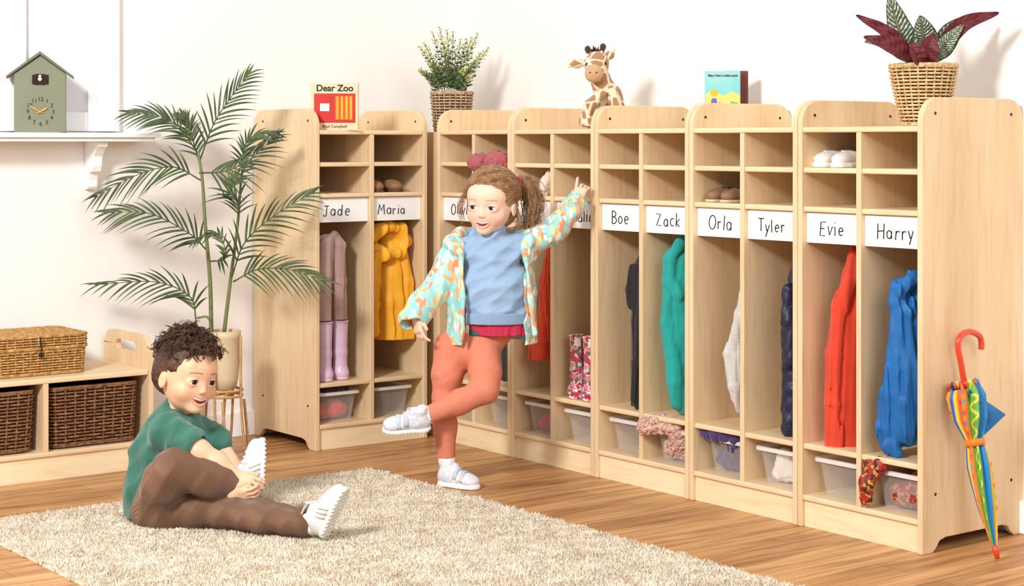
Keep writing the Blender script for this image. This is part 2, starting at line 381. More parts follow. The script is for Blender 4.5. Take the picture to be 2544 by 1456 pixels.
WR=PITCH-.002
locker((-.945,-.475,0),0,('Jade','Maria'),'maple cloakroom locker against back wall labelled Jade and Maria',.493,.465)
nm=[('Olivia',''),('','Julia'),('Boe','Zack'),('Orla','Tyler'),('Evie','Harry')]
lbs=['maple two-bay cloakroom locker in the corner behind the girl','maple two-bay cloakroom locker beside the girl, holding red coat','maple locker labelled Boe and Zack holding grey and teal coats','maple locker labelled Orla and Tyler holding white and navy coats','maple end locker labelled Evie and Harry with umbrella beside it']
for i in range(5): locker((-.447,Y0-i*PITCH,0),-math.pi/2,nm[i],lbs[i],WR,DP)
mk('corner_cabinet',box(-.40,-.02,-.50,-.02,0,1.165),MW,bev=.003,label='plain maple corner filler cabinet between lockers',cat='cabinet')
def tray(M,label):
    t=newobj('storage_tray',None,None,None); t.matrix_world=M; t.location=M.to_translation(); t.rotation_euler=M.to_euler(); t.empty_display_size=.03
    WM[t.name]=M.copy(); t['label']=label; t['category']='tray'; t['group']='clear plastic trays in lockers'
    def ring(hx,hy,z,r=.02): return [(x,y,z) for x,y in rr(hx,hy,r)]
    mk('tray_body',ringloft([ring(.068,.145,.0),ring(.079,.158,.1)],True,False),MTRAY,t,local=True,smooth=False)
    mk('rim',ringloft([ring(.079,.158,.1),ring(.079,.158,.107),ring(.081,.16,.11),ring(.089,.168,.109),ring(.09,.169,.105),ring(.09,.169,.098),ring(.088,.167,.098),ring(.087,.166,.103),ring(.081,.16,.1)],False,False),MRIM,t,local=True)
UM=[WM['cloakroom_locker']]+[WM['cloakroom_locker.%03d'%i] for i in range(1,6)]
tl={(0,0):'holding a dark hat and coral cloth',(2,0):'holding a crumpled pink cloth',(3,1):'with fluffy pink scarf spilling out',(4,0):'holding a purple scarf',(4,1):'holding crumpled white cloth',(5,1):'with red patterned scarf'}
for u in range(6):
    for c in range(2):
        M=UM[u]@Matrix.Translation((.1195+(.2235 if u else .237)*c+(.006 if not u else 0),.2,.0945))
        tray(M,'clear plastic storage tray '+tl.get((u,c),'standing empty in locker bay'))
def blob(name,pts,r,m,label,cat,amp=.006,kh=180,kz=120,seed=1,k=.02,h=.004):
    s=Sdf(h)
    for (a,b_) in zip(pts[:-1],pts[1:]): s.cap(a,b_,r,r,k)
    s.disp=folds(seed,amp,kh,kz,6); return s.build(name,m,label=label,cat=cat)
def U(u,x,y,z): return np.array(UM[u]@Vector((x,y,z)))
CF=lambda n,c,**k: mat(n,c,rough=.8,bump=.3,bs=300,sheen=.3,**k)
blob('knitted_hat',[U(0,.08,.06,.206),U(0,.12,.07,.212),U(0,.17,.08,.206)],.019,CF('charcoal_cloth',C(46,44,56)),'dark charcoal hat lying on top of tray','hat')
blob('coral_cloth',[U(0,.08,.085,.13),U(0,.13,.085,.138),U(0,.16,.1,.13)],.029,CF('coral_cloth',C(222,84,78)),'coral cloth crumpled inside the tray','cloth',seed=4)
blob('pink_cloth',[U(2,.1,.085,.13),U(2,.13,.1,.14)],.028,CF('pink_cloth',C(205,60,90)),'pink cloth crumpled inside the tray','cloth',seed=5)
blob('fluffy_scarf',[U(3,.262,.0,.205),U(3,.3,.03,.215),U(3,.36,.04,.21),U(3,.38,.06,.17),U(3,.32,.07,.14),U(3,.37,.08,.13)],.028,mat('fluffy_pink',C(226,192,176),C(188,140,126),scale=90,bump=1,bs=200,rough=.95),'fluffy dusty-pink scarf heaped over tray','scarf',amp=.012,kh=300,kz=300,seed=6,h=.003)
blob('purple_scarf',[U(4,.04,.04,.21),U(4,.1,.035,.216),U(4,.17,.05,.212),U(4,.14,.07,.17),U(4,.08,.08,.13),U(4,.15,.09,.125)],.021,CF('purple_cloth',C(72,48,108)),'purple scarf bundled over a tray','scarf',seed=7)
blob('white_cloth',[U(4,.32,.075,.125),U(4,.34,.08,.175),U(4,.38,.09,.13),U(4,.34,.09,.12)],.022,CF('white_cloth',C(240,234,224)),'crumpled white cloth inside the tray','cloth',seed=8)
blob('red_knit_hat',[U(5,.32,.085,.135),U(5,.39,.09,.14),U(5,.37,.1,.17)],.036,cells('red_knit',[C(150,40,34),C(105,28,30),C(186,130,84),C(150,46,38)],110),'red patterned knitted hat inside tray','hat',amp=.005,seed=9)
blob('red_scarf',[U(5,.262,.012,.215),U(5,.30,.02,.222),U(5,.266,.0,.17),U(5,.258,.004,.12)],.018,cells('tartan_red',[C(172,44,34),C(66,34,34),C(206,150,60),C(160,40,30)],100),'red and mustard checked scarf draped beside tray','scarf',amp=.005,seed=10)
# ---- hanging garments
def garment(name,chains,m,label,cat='coat',clip=None,amp=.012,kh=150,kz=8,seed=1,pt=row_pt,k=.008,h=.0028,sg=-1):
    s=Sdf(h)
    for ch in chains: s.chain([(pt(x,y,l),r) for x,y,l,r in ch],k)
    if clip is not None:
        x,y,l=clip; z=pt(x,y,l)[2]; s.clips.append((V3(0,0,-1),-z))
    s.disp=folds(seed,amp,kh,kz,6,.7,sg); return s.build(name,m,label=label,cat=cat)
garment('orange_sweater',[[(2126,622,.10,.016),(2116,690,.09,.03),(2106,780,.09,.042),(2102,900,.09,.048),(2098,1150,.09,.05)],[(2116,690,.06,.02),(2088,760,.05,.024),(2076,880,.045,.026),(2072,1000,.045,.026),(2072,1150,.045,.026)]],CF('orange_red_wool',C(222,66,36)),'orange-red sweater hanging in bay labelled Evie','sweater',clip=(2080,1112,.05),amp=.010,kh=120,seed=11)
MB=mat('blue_nylon',C(34,112,184),C(26,94,162),rough=.5,scale=8,spec=.35)
garment('blue_raincoat',[[(2270,690,.09,.022),(2262,740,.085,.036),(2258,800,.08,.045),(2256,900,.075,.052),(2254,1000,.075,.052),(2256,1070,.075,.044)],[(2266,692,.05,.018),(2238,716,.04,.024),(2230,752,.04,.024),(2256,778,.05,.02)],[(2240,780,.045,.028),(2230,880,.04,.032),(2218,980,.04,.034),(2208,1062,.04,.032),(2206,1086,.04,.027),(2212,1104,.04,.029),(2234,1126,.045,.014)]],MB,'plain blue hooded raincoat hanging in bay labelled Harry',amp=.011,kh=120,kz=26,seed=12)
garment('navy_coat',[[(1978,665,.09,.014),(1972,740,.08,.030),(1972,830,.08,.036),(1974,960,.08,.037),(1966,1065,.07,.030)],[(1958,722,.05,.018),(1960,800,.05,.022),(1966,900,.05,.020)]],cells('navy_spotted_quilt',[C(30,34,62)],60,dots=(.1,C(150,120,140)),rough=.5),'navy quilted coat with tiny spots hanging in bay',amp=.006,kh=60,kz=70,seed=13,sg=1)
garment('white_cardigan',[[(1852,700,.07,.01),(1846,790,.07,.028),(1838,880,.07,.038),(1840,960,.07,.034),(1846,1025,.07,.012)],[(1842,790,.05,.016),(1814,880,.04,.021),(1824,960,.04,.019),(1836,1020,.05,.01)]],ribmat('white_knit',C(250,248,245),C(226,223,218),110,'Z',.9),'white ribbed cardigan hanging in bay labelled Orla','cardigan',amp=.006,seed=14)
garment('teal_hoodie',[[(1702,592,.09,.018),(1692,650,.085,.036),(1694,760,.085,.042),(1697,900,.085,.045),(1700,1000,.08,.038)],[(1690,604,.06,.018),(1668,644,.05,.024),(1666,700,.05,.026),(1690,730,.06,.024)],[(1664,710,.05,.022),(1662,800,.045,.025),(1672,880,.045,.026),(1678,950,.045,.026),(1682,1000,.045,.022)]],CF('teal_fleece',C(24,162,154)),'teal hooded jacket hanging in bay labelled Zack','jacket',amp=.011,kh=110,kz=14,seed=15)
garment('charcoal_coat',[[(1602,625,.08,.012),(1592,690,.07,.03),(1594,800,.07,.035),(1596,900,.07,.034),(1592,1000,.06,.028)],[(1578,665,.05,.016),(1568,720,.045,.02),(1572,760,.045,.016)],[(1580,900,.04,.018),(1578,990,.04,.017)]],CF('charcoal_fleece',C(40,36,38)),'charcoal black coat hanging in bay labelled Boe',amp=.010,kh=110,kz=12,seed=16)
garment('red_coat',[[(1374,600,.08,.02),(1368,700,.07,.036),(1362,800,.06,.045),(1350,842,.05,.044),(1346,850,.05,.036),(1346,870,.05,.046),(1346,900,.05,.045)]],CF('red_coat_cloth',C(222,72,38)),'red-orange puffed coat hanging beside the girl',clip=(1348,893,.05),amp=.009,kh=200,kz=30,seed=17)
garment('dark_trousers',[[(1254,800,.07,.025),(1252,860,.06,.03),(1256,935,.05,.02)]],CF('dark_print',C(70,72,66)),'dark grey patterned trousers hanging in bay','trousers',amp=.008,seed=18)
garment('yellow_raincoat',[[(968,580,-.36,.03),(966,620,-.36,.046),(968,680,-.36,.060),(972,750,-.36,.070),(976,890,-.36,.078)],[(934,640,-.415,.019),(930,700,-.42,.022),(928,760,-.42,.022),(930,826,-.42,.022)],[(1000,630,-.40,.022),(1008,700,-.405,.024),(1014,780,-.41,.025),(1014,880,-.41,.025)],[(928,590,-.40,.016),(940,572,-.405,.02),(964,562,-.41,.02),(996,568,-.405,.022),(1006,600,-.405,.024),(990,628,-.41,.022),(958,634,-.415,.02),(934,618,-.41,.018)]],mat('yellow_oilskin',C(250,184,50),C(240,170,38),rough=.55,scale=10),'yellow hooded raincoat hanging in bay labelled Maria',clip=(970,846,-.42),amp=.012,kh=110,kz=10,seed=19,pt=back_pt,k=.012)
garment('pink_knit_cardigan',[[(828,585,-.40,.016),(808,606,-.41,.032),(803,680,-.41,.033),(802,810,-.41,.033)],[(828,585,-.40,.016),(840,610,-.41,.028),(843,700,-.41,.026),(845,810,-.41,.025)]],ribmat('dusty_pink_knit',C(232,196,186),C(204,158,150),130,'Z',1),'dusty pink knitted cardigan hanging above lilac wellies','cardigan',clip=(820,796,-.42),amp=.007,kh=110,seed=20,pt=back_pt)
# ---- shoes
def shoe(name,heel,toe,up,L,cu,cs,parent=None,style='sneaker',label=None,group=None,h=.002,lace=C(250,250,250),um=None,tread=False):
    heel=np.array(heel);fx=unit(np.array(toe)-heel); up=np.array(up,float); up=unit(up-fx*(up@fx)); sy=np.cross(up,fx)
    A=np.stack([fx,sy,up],1); o=heel+fx*L*.5; q=L/.15
    if parent is None: top=thing(name,label,'shoe',tuple(o),0,group)
    else:
        top=newobj(name,None,None,parent); top.empty_display_size=.02
        if label: top['label']=label
    s=Sdf(h); s.fr=(o,A,q); hi=style not in('flat','plimsoll')
    s.ell((.046,0,.022),(.028,.0275,.020),.012); s.ell((.02,0,.025),(.034,.0275,.023),.015); s.ell((-.04,0,.03),(.033,.026,.032),.015); s.ell((-.008,0,.028),(.036,.024,.026),.015)
    if hi:
        s.cap((-.036,0,.04),(-.04,0,.066),.0235,.022,.01); s.cap((-.012,0,.046),(-.016,0,.066),.019,.016,.012)
    s.box((0,0,-.02),(.1,.06,.027),0,.001,'s')
    if hi:
        s.cap((-.036,0,.062),(-.034,0,.1),.0175,.022,.004,'s'); s.cap((-.02,0,.066),(-.018,0,.1),.014,.018,.004,'s')
    else: s.ell((-.02,0,.058),(.043,.0205,.036),.003,'s')
    s.build('upper',um or mat(name+'_upper',cu,rough=.55,bump=.15,bs=200,scale=40),top,None)
    s=Sdf(h); s.fr=(o,A,q)
    for x,r in((.05,.027),(.03,.0315),(.008,.029),(-.018,.0265),(-.045,.027)): s.ell((x,0,.006),(.027,r,.022),.008)
    s.box((0,0,-.03),(.12,.06,.03),0,.001,'s'); s.box((0,0,.043 if style!='flat' else .038),(.12,.06,.0285),0,.001,'s')
    if tread:
        for x in np.arange(-.066,.074,.011): s.box((x,0,0),(.0022,.06,.004),0,.001,'s'); 
        s.box((0,0,0),(.09,.002,.003),0,.001,'s')
    s.build('sole',mat(name+'_sole',cs,rough=.6,bump=.1,bs=120),top,None)
    PT=lambda x,y,z: o+A@(V3(x,y,z)*q)
    if style in('flat','plimsoll'):
        s=Sdf(h); s.fr=(o,A,q); s.ell((-.02,0,.026),(.038,.0195,.006),.003); s.build('insole',mat(name+'_insole',lace if style=='plimsoll' else tuple(c*.5 for c in cu),rough=.9),top,None)
    if style=='plimsoll':
        mk('laces',join(*[tube(catmull([PT(x,-.017,.036),PT(x+.002,0,.0475),PT(x,.017,.036)],8),.0024*q,6) for x in(.036,.026)]),mat(name+'_lace',C(250,250,250),rough=.8),top,smooth=True)
    elif style=='sneaker':
        mk('tongue',tube([PT(.03,0,.045),PT(.008,0,.054),PT(-.01,0,.076),PT(-.016,0,.086)],[.008*q,.012*q,.013*q,.011*q],12,flat=.35),mat(name+'_tongue',tuple(c*.8 for c in cu),rough=.8),top,smooth=True)
        g=[]
        for i,x in enumerate((.036,.024,.012,.0)):
            zz=.0455+.005*i; g.append(tube(catmull([PT(x,-.019,zz-.011),PT(x+.003,-.009,zz),PT(x+.003,.009,zz),PT(x,.019,zz-.011)],10),.0026*q,6))
            if i<3: g.append(tube([PT(x,-.014,zz-.002),PT(x-.012,.014,zz+.003)],.0024*q,6))
        mk('laces',join(*g),mat(name+'_lace',lace,rough=.8),top,smooth=True)
        mk('side_stripe',join(*[tube(catmull([PT(x,s_*.0275,.016),PT(x-.006,s_*.0275,.03),PT(x-.012,s_*.0235,.043)],8),.002*q,6) for x in(.012,.0,-.012) for s_ in(1,-1)]),mat(name+'_stripe',tuple(c*.7 for c in cu),rough=.6),top,smooth=True)
        mk('collar_lining',tube([PT(-.038+.02*math.cos(t)+(.008 if math.cos(t)>0 else 0),.0175*math.sin(t),.079) for t in np.arange(20)*math.pi/10],.0035*q,6,True),mat(name+'_lining',tuple(c*.6 for c in cu),rough=.8),top,smooth=True)
    elif style=='strap':
        for x,zz in((.024,.0515),(.002,.0590)):
            g=tube(catmull([PT(x,-.0285,zz-.03),PT(x+.001,-.021,zz-.010),PT(x+.002,0,zz),PT(x+.001,.021,zz-.010),PT(x,.0285,zz-.03)],14),.0075*q,8,flat=.3)
            mk('strap',g,mat(name+'_strap',lace,rough=.5),top,smooth=True)
        mk('toe_seam',tube(catmull([PT(.03,-.029,.018),PT(.05,-.0215,.034),PT(.058,0,.0385),PT(.05,.0215,.034),PT(.03,.029,.018)],16),.0012*q,6),mat(name+'_seam',tuple(c*.6 for c in lace),rough=.5),top,smooth=True)
    else:
        for x in(-.002,-.03): mk('strap',tube(catmull([PT(x-.005,-.026,.024),PT(x-.002,-.016,.048),PT(x-.002,.016,.048),PT(x-.005,.026,.024)],10),.004*q,6,flat=.5),mat(name+'_strap',lace,rough=.5),top,smooth=True)
    return top
def floorp(p,z): p=np.array(p,float); p[2]=z; return p
for dy in(0,-.07):
    p=floorp(row_pt(2036,400,.04),1.0525)+V3(.15,dy,0); shoe('white_plimsoll',p,p+V3(-1,.12,0),UP,.15,C(232,230,226),C(250,249,246),style='plimsoll',label='low white canvas shoe on the locker shelf',group='white canvas shoes on locker shelf',lace=C(84,84,90))
for dy in(0,-.065):
    p=floorp(row_pt(1764,480,.025),.9385)+V3(.135,dy,0); shoe('brown_sandal',p,p+V3(-1,.1,0),UP,.135,C(142,108,82),C(222,200,168),style='flat',label='brown leather flat sandal on locker shelf',group='brown sandals on locker shelf',lace=C(70,50,38))
for dx in(0,.085):
    p=floorp(back_pt(938,470,-.45),.9385)+V3(dx-.012,.13,0); shoe('brown_shoe',p,p+V3(.15,-1,0),UP,.145,C(150,108,76),C(92,64,46),style='flat',label='brown leather flat shoe on locker shelf',group='brown shoes on locker shelf',lace=C(84,56,40))
def welly(name,px,ly,pt,m,label,group,L=.13,hh=.22,fw=None,rs=.028):
    c=floorp(pt(px,900,ly),.2445); fw=unit(fw); top=thing(name,label,'boot',tuple(c),0,group)
    A=np.stack([fw,np.cross(UP,fw),UP],1); s=Sdf(.003); s.fr=(c,A,1)
    s.chain([((0,0,.03),.027),((0,0,.1),rs*.93),((0,0,hh+.03),rs*1.12)],.01); s.ell((.05,0,.024),(.04,.028,.026),.02); s.ell((-.004,0,.02),(.034,.027,.024),.02)
    s.cap((0,0,.12),(0,0,hh+.05),rs*.8,rs*.95,.003,'s'); s.clips.append((UP,c[2]+hh)); s.clips.append((-UP,-(c[2]+.008)))
    s.build('boot_body',m,top); s=Sdf(.003); s.fr=(c,A,1); s.ell((.045,0,.004),(.048,.031,.03),.01); s.ell((0,0,.004),(.038,.03,.03),.01); s.clips=[(UP,c[2]+.012),(-UP,-c[2]-.0005)]
    s.build('boot_sole',m,top)
    s=tube([c+A@V3(rs*1.1*math.cos(t),rs*1.1*math.sin(t),hh-.004) for t in np.arange(20)*math.pi/10],.003,6,True); mk('rim',s,m,top,smooth=True)
ML=mat('lilac_rubber',C(226,196,220),C(216,184,212),rough=.25)
welly('lilac_welly',806,-.41,back_pt,ML,'lilac rubber welly boot below pink cardigan','lilac wellies',fw=(0,1,0))
welly('lilac_welly',845,-.40,back_pt,ML,'lilac rubber welly boot below pink cardigan','lilac wellies',fw=(0,1,0))
MF=cells('floral_rubber',[C(240,225,225),C(215,70,105),C(245,235,230),C(90,130,110),C(235,150,165),C(190,50,80)],90,rough=.25)
welly('floral_welly',1434,.05,row_pt,MF,'pink floral rubber welly boot on boot shelf','floral wellies',fw=(.9,.2,0),rs=.025)
welly('floral_welly',1468,.05,row_pt,MF,'pink floral rubber welly boot on boot shelf','floral wellies',fw=(.9,.2,0),rs=.025)
MK_=ribmat('pink_knit',C(224,112,120),C(176,66,78),110,'Y',1)
s=Sdf(.003); s.ell(row_pt(1193,404,-.005),(.042,.052,.034),.01,R=np.eye(3)); s.ell(row_pt(1234,400,-.005),(.042,.052,.036),.008,R=np.eye(3)); s.disp=folds(3,.010,200,200)
s.build('knitted_beanie',MK_,label='dusty pink chunky knitted beanie draped over shelf edge',cat='hat')
blob('cream_hat',[row_pt(1350,480,.05),row_pt(1358,455,.05),row_pt(1368,435,.06)],.02,CF('cream_fleece',C(244,228,208)),'cream fleece hat tucked in locker cubby','hat',seed=21)
# ================= BENCH
bx0,bx1,by0,by1=-2.68,-1.55,-.40,-.03
bn=thing('storage_bench','low maple storage bench with handled end panels','bench',((bx0+bx1)/2,by0,0))
def bpan(x):
    hs,vs=.085,.018; zb=.36
    lowpr=prism([(by0,0),(by0+.05,0),(by0+.08,.025),(by1-.08,.025),(by1-.05,0),(by1,0),(by1,zb),(by0,zb)],'x',x,x+.018)
    n=64; outer=[];inner=[]
    for i in range(n):
        a=2*math.pi*i/n; dx,dz=math.cos(a),math.sin(a)
        hw=(by1-by0)/2; cy=(by0+by1)/2; hz=(.455-zb)/2; cz=(.455+zb)/2
        e=1/max(abs(dx)/1,abs(dz)/1); px_,pz_=dx*e*hw,dz*e*hz
        if pz_>0 and abs(px_)>hw-.06:
            tt=(abs(px_)-(hw-.06))/.06; pz_=min(pz_,hz-.05*(1-math.sqrt(max(0,1-tt*tt))))
        outer.append((cy+px_,cz+pz_))
        sx=max(-1,min(1,dx*e))*hs; sz=max(-1,min(1,dz*e))*vs
        if abs(sx)>hs-vs: sz*=math.sqrt(max(0,1-((abs(sx)-(hs-vs))/vs)**2))
        inner.append((cy+sx,cz+sz))
    v=[(x+q,a,b_) for q in(0,.018) for ring in(outer,inner) for a,b_ in ring]; f=[]
    for i in range(n):
        j=(i+1)%n; f+=[(i,j,n+j,n+i),(2*n+i,3*n+i,3*n+j,2*n+j),(n+i,n+j,3*n+j,3*n+i),(i,2*n+i,2*n+j,j)]
    return join(lowpr,(v,f))
for x in(bx1-.018,bx0): mk('end_panel',bpan(x),MW,bn)
mk('seat',box(bx0+.018,bx1-.018,by0+.002,by1,.322,.34),MH,bn,bev=.004)
mk('base_shelf',box(bx0+.018,bx1-.018,by0+.002,by1,.078,.094),MH,bn,bev=.004)
mk('plinth',box(bx0+.018,bx1-.018,by0+.01,by0+.028,0,.078),MP,bn)
mk('back_panel',box(bx0+.018,bx1-.018,by1-.01,by1,.094,.322),MW,bn)
for x in(-1.945,-2.325): mk('divider',box(x,x+.018,by0+.004,by1-.01,.094,.322),MW,bn)
def weave(perim,z0,z1,rows,nst,rs,amp,m1,parent,rim=None,liner=None,nm=('woven_body','rim','liner')):
    g=[]
    for j in range(rows):
        z=z0+(z1-z0)*(j+.5)/rows; P=[]
        for i in range(nst*2):
            p,n=perim(i/(nst*2),z); off=amp*(math.cos(math.pi*(i/2+j))) ; P.append(p+n*off)
        g.append(tube(P,rs*(z1-z0)/rows*.5,6,True,flat=.7))
    for i in range(nst):
        P=[perim((i)/(nst),z)[0] for z in np.linspace(z0,z1,6)]; g.append(tube(P,amp*.9,5))
    mk(nm[0],join(*g),m1,parent,smooth=True)
    for zz in(z0,z1): mk(nm[1],tube([perim(i/48,zz)[0] for i in range(48)],(rim or amp*2.6),8,True),m1,parent,smooth=True)
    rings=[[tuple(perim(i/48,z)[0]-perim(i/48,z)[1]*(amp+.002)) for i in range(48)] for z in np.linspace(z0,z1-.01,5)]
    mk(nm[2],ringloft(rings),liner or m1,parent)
def rectper(cx,cy,hx,hy,r,z0,z1,tp):
    def f(t,z):
        s=1-tp*(z1-z)/(z1-z0); P=rr(hx*s,hy*s,r,6,(cx,cy)); n=len(P); P=P+[P[0]]
        L_=[math.dist(P[i],P[i+1]) for i in range(n)]; u=t%1*sum(L_); i=0
        while u>L_[i] and i<n-1: u-=L_[i]; i+=1
        q=u/max(L_[i],1e-9); a=P[i];b_=P[i+1]; p=V3(a[0]+(b_[0]-a[0])*q,a[1]+(b_[1]-a[1])*q,z); tn=unit(V3(b_[0]-a[0],b_[1]-a[1],0)); return p,V3(tn[1],-tn[0],0)
    return f
def circper(cx,cy,r0,r1,z0,z1):
    def f(t,z):
        r=r0+(r1-r0)*((z-z0)/(z1-z0))**.8; a=t*2*math.pi; n=V3(math.cos(a),math.sin(a),0); return V3(cx,cy,z)+n*r,n
    return f
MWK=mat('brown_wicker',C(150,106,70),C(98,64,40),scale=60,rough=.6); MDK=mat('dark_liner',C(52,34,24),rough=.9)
for x0,x1 in((-1.921,-1.585),(-2.3,-1.955)):
    cx=(x0+x1)/2; t=thing('wicker_basket','brown wicker basket in storage bench bay','basket',(cx,-.22,.094),0,'brown wicker baskets in bench')
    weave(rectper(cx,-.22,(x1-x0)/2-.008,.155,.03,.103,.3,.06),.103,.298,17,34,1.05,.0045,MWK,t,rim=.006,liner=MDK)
t=thing('lidded_wicker_box','golden woven seagrass box with hinged lid and toggle','basket',(-1.93,-.2,.34))
MG=mat('golden_seagrass',C(212,168,104),C(160,114,60),scale=70,rough=.65); MG2=mat('golden_dark',C(150,108,58),rough=.9)
weave(rectper(-1.935,-.2,.172,.126,.02,.345,.425,.02),.345,.424,9,44,1.1,.0026,MG,t,rim=.004,liner=MG2)
weave(rectper(-1.935,-.2,.177,.131,.022,.43,.474,.0),.431,.474,5,44,1.1,.0026,MG,t,rim=.0045,liner=MG2,nm=('lid','lid_rim','lid_liner'))
g=[]
for j in range(22):
    yy=-.2-.122+.244*j/21; g.append(tube([(-1.935-.168+.336*i/40,yy,.4735+.002*math.cos(math.pi*(i+j))) for i in range(41)],.0052,5,flat=.5))
mk('lid_top',join(*g),MG,t,smooth=True)
mk('toggle',join(tube([(-1.93,-.334,.47),(-1.932,-.342,.45),(-1.928,-.341,.43),(-1.93,-.339,.415)],.0025,6),sphere((-1.93,-.341,.412),.008,12,8)),MDK,t,smooth=True)
# ================= CLOCK
ck=thing('cuckoo_clock','olive-grey house-shaped cuckoo clock on white ledge','clock',(-1.835,-.1,1.16),math.radians(-24))
MO=mat('olive_paint',C(128,133,110),C(124,129,106),rough=.5); MOD=mat('olive_roof',C(112,117,96),rough=.5); MGD=mat('brass_hands',C(224,160,76),rough=.4)
hw=.087
mk('clock_body',prism([(-hw,0),(hw,0),(hw,.205),(0,.268),(-hw,.205)],'y',-.04,.04),MO,ck,local=True,bev=.002)
sl=(.268-.205)/hw
for s in(1,-1):
    mk('roof',prism([(0,.27),(s*.113,.27-.113*sl),(s*.113,.278-.113*sl),(0,.282)] if s>0 else [(0,.27),(0,.282),(-.113,.278-.113*sl),(-.113,.27-.113*sl)],'y',-.052,.045),MOD,ck,local=True,bev=.001)
for q in(-.026,.008): mk('cuckoo_door',box(q,q+.02,-.046,-.041,.168,.2),MDK,ck,local=True)
mk('niche',box(-.017,.017,-.043,-.0405,.165,.203),MINK,ck,local=True); mk('cuckoo',join(sphere((0,-.048,.185),.007),sphere((0,-.05,.195),.005),tube([(0,-.055,.195),(0,-.061,.194)],[.002,.0003],6)),MCARD,ck,local=True,smooth=True)
g=[]
for k in range(1,13):
    a=math.radians(90-30*k); g.append(xf(textmesh(str(k),.02),M=[[1,0,0],[0,0,-1],[0,1,0]],o=(.043*math.cos(a)+.002,-.0405,.072+.043*math.sin(a))))
mk('dial_numerals',join(*g),MINK,ck,local=True)
def hand_(ang,L_,w_): a=math.radians(90-ang); d=V3(math.cos(a),0,math.sin(a)); n=V3(-d[2],0,d[0]); c=V3(0,-.045,.072); P=[c-d*.01-n*w_*.6,c+d*L_*.6-n*w_,c+d*L_,c+d*L_*.6+n*w_,c-d*.01+n*w_*.6]; return prism([(p[0],p[2]) for p in P],'y',-.046,-.0435)
mk('clock_hand',hand_(300,.05,.003),MGD,ck,local=True); mk('clock_hand',hand_(60,.032,.004),MGD,ck,local=True); mk('hub',sphere((0,-.045,.072),.005),MGD,ck,local=True,smooth=True)
# ================= PALM
pc=back_pt(556,1135,-.33); pc[2]=0
pl=thing('potted_palm','tall potted palm in cream pot on rattan stand','potted plant',tuple(pc))
PT_=mat('cream_ceramic',C(220,198,166),C(212,190,158),rough=.45); RT=mat('rattan',C(206,164,112),C(180,136,88),rough=.5,scale=40)
mk('pot',lathe([(.03,.235),(.045,.24),(.052,.28),(.056,.34),(.058,.42),(.061,.425),(.061,.448),(.053,.448),(.052,.425),(.0,.425)],pc,40),PT_,pl,smooth=True)
g=[tube([pc+V3(.066*math.cos(t),.066*math.sin(t),z) for t in np.arange(32)*math.pi/16],.005,8,True) for z in(.215,.235)]
g+=[tube([pc+V3(-.05,0,.22),pc+V3(.05,0,.22)],.005,6),tube([pc+V3(0,-.05,.22),pc+V3(0,.05,.22)],.005,6)]
for q in range(4):
    a=q*math.pi/2+.6; d=V3(math.cos(a),math.sin(a),0); n=V3(-d[1],d[0],0)
    g.append(tube(catmull([pc+d*.067+UP*.43,pc+d*.069+UP*.2,pc+d*.075+n*.012+UP*.05,pc+d*.078+n*.03+UP*.006,pc+d*.075+n*.045+UP*.03,pc+d*.066+n*.03+UP*.2],24),.005,8))
mk('plant_stand',join(*g),RT,pl,smooth=True)
mk('soil',lathe([(.05,.424),(.03,.432),(.0,.436)],pc,20),MDK,pl,smooth=True)
dp=float((pc-CAM)@FV)
Q=lambda x,y,o=0: pv(x,y,dp-o)
MST=mat('palm_stem',C(104,124,74),C(128,124,78),scale=40,rough=.5); MLF=mat('palm_leaf',C(92,106,66),C(54,70,44),scale=18,rough=.5)
mk('stem',join(tube(catmull([Q(525,840),Q(522,700),Q(510,560),Q(503,450),Q(492,375)],20),np.linspace(.0085,.005,20),8),tube(catmull([Q(555,840),Q(572,700),Q(590,560),Q(600,430)],16),np.linspace(.0075,.004,16),8),tube(catmull([Q(528,840,.02),Q(518,790,.03),Q(490,790,.03)],8),.004,6)),MST,pl,smooth=True)
def frond(pts,seed,ll=.12,n=15):
    rg=random.Random(seed); P=catmull([Q(*p) for p in pts],40); g=[tube(P,np.linspace(.003,.001,40),5)]
    for i in range(n):
        t=.16+.84*i/(n-1); j=min(38,int(t*39)); tg=unit(P[j+1]-P[j]); nr=unit(TV+UP*.35+V3(rg.uniform(-.25,.25),rg.uniform(-.25,.25),0)); sd=unit(np.cross(tg,nr)); 
        for s in(1,-1):
            L_=ll*(.55+.75*math.sin(math.pi*min(1,.18+t*.8)))*rg.uniform(.8,1.1); w_=.0042
            d=unit(tg*(.85+.5*t)+sd*s*(.9-.45*t)+nr*rg.uniform(-.2,.3)); v=[];f=[]; wv=unit(np.cross(d,nr)+nr*rg.uniform(-.7,.7))
            for q in range(7):
                u=q/6; c=P[j]+d*L_*u-UP*L_*.28*u*u; ww=w_*math.sin(math.pi*(.12+.88*u)**.7)+.0002
                v+=[tuple(c-wv*ww),tuple(c+nr*.0008),tuple(c+wv*ww)]
            for q in range(6): a=q*3; f+=[(a,a+1,a+4,a+3),(a+1,a+2,a+5,a+4)]
            g.append((v,f))
    mk('frond',join(*g),MLF,pl,smooth=True)
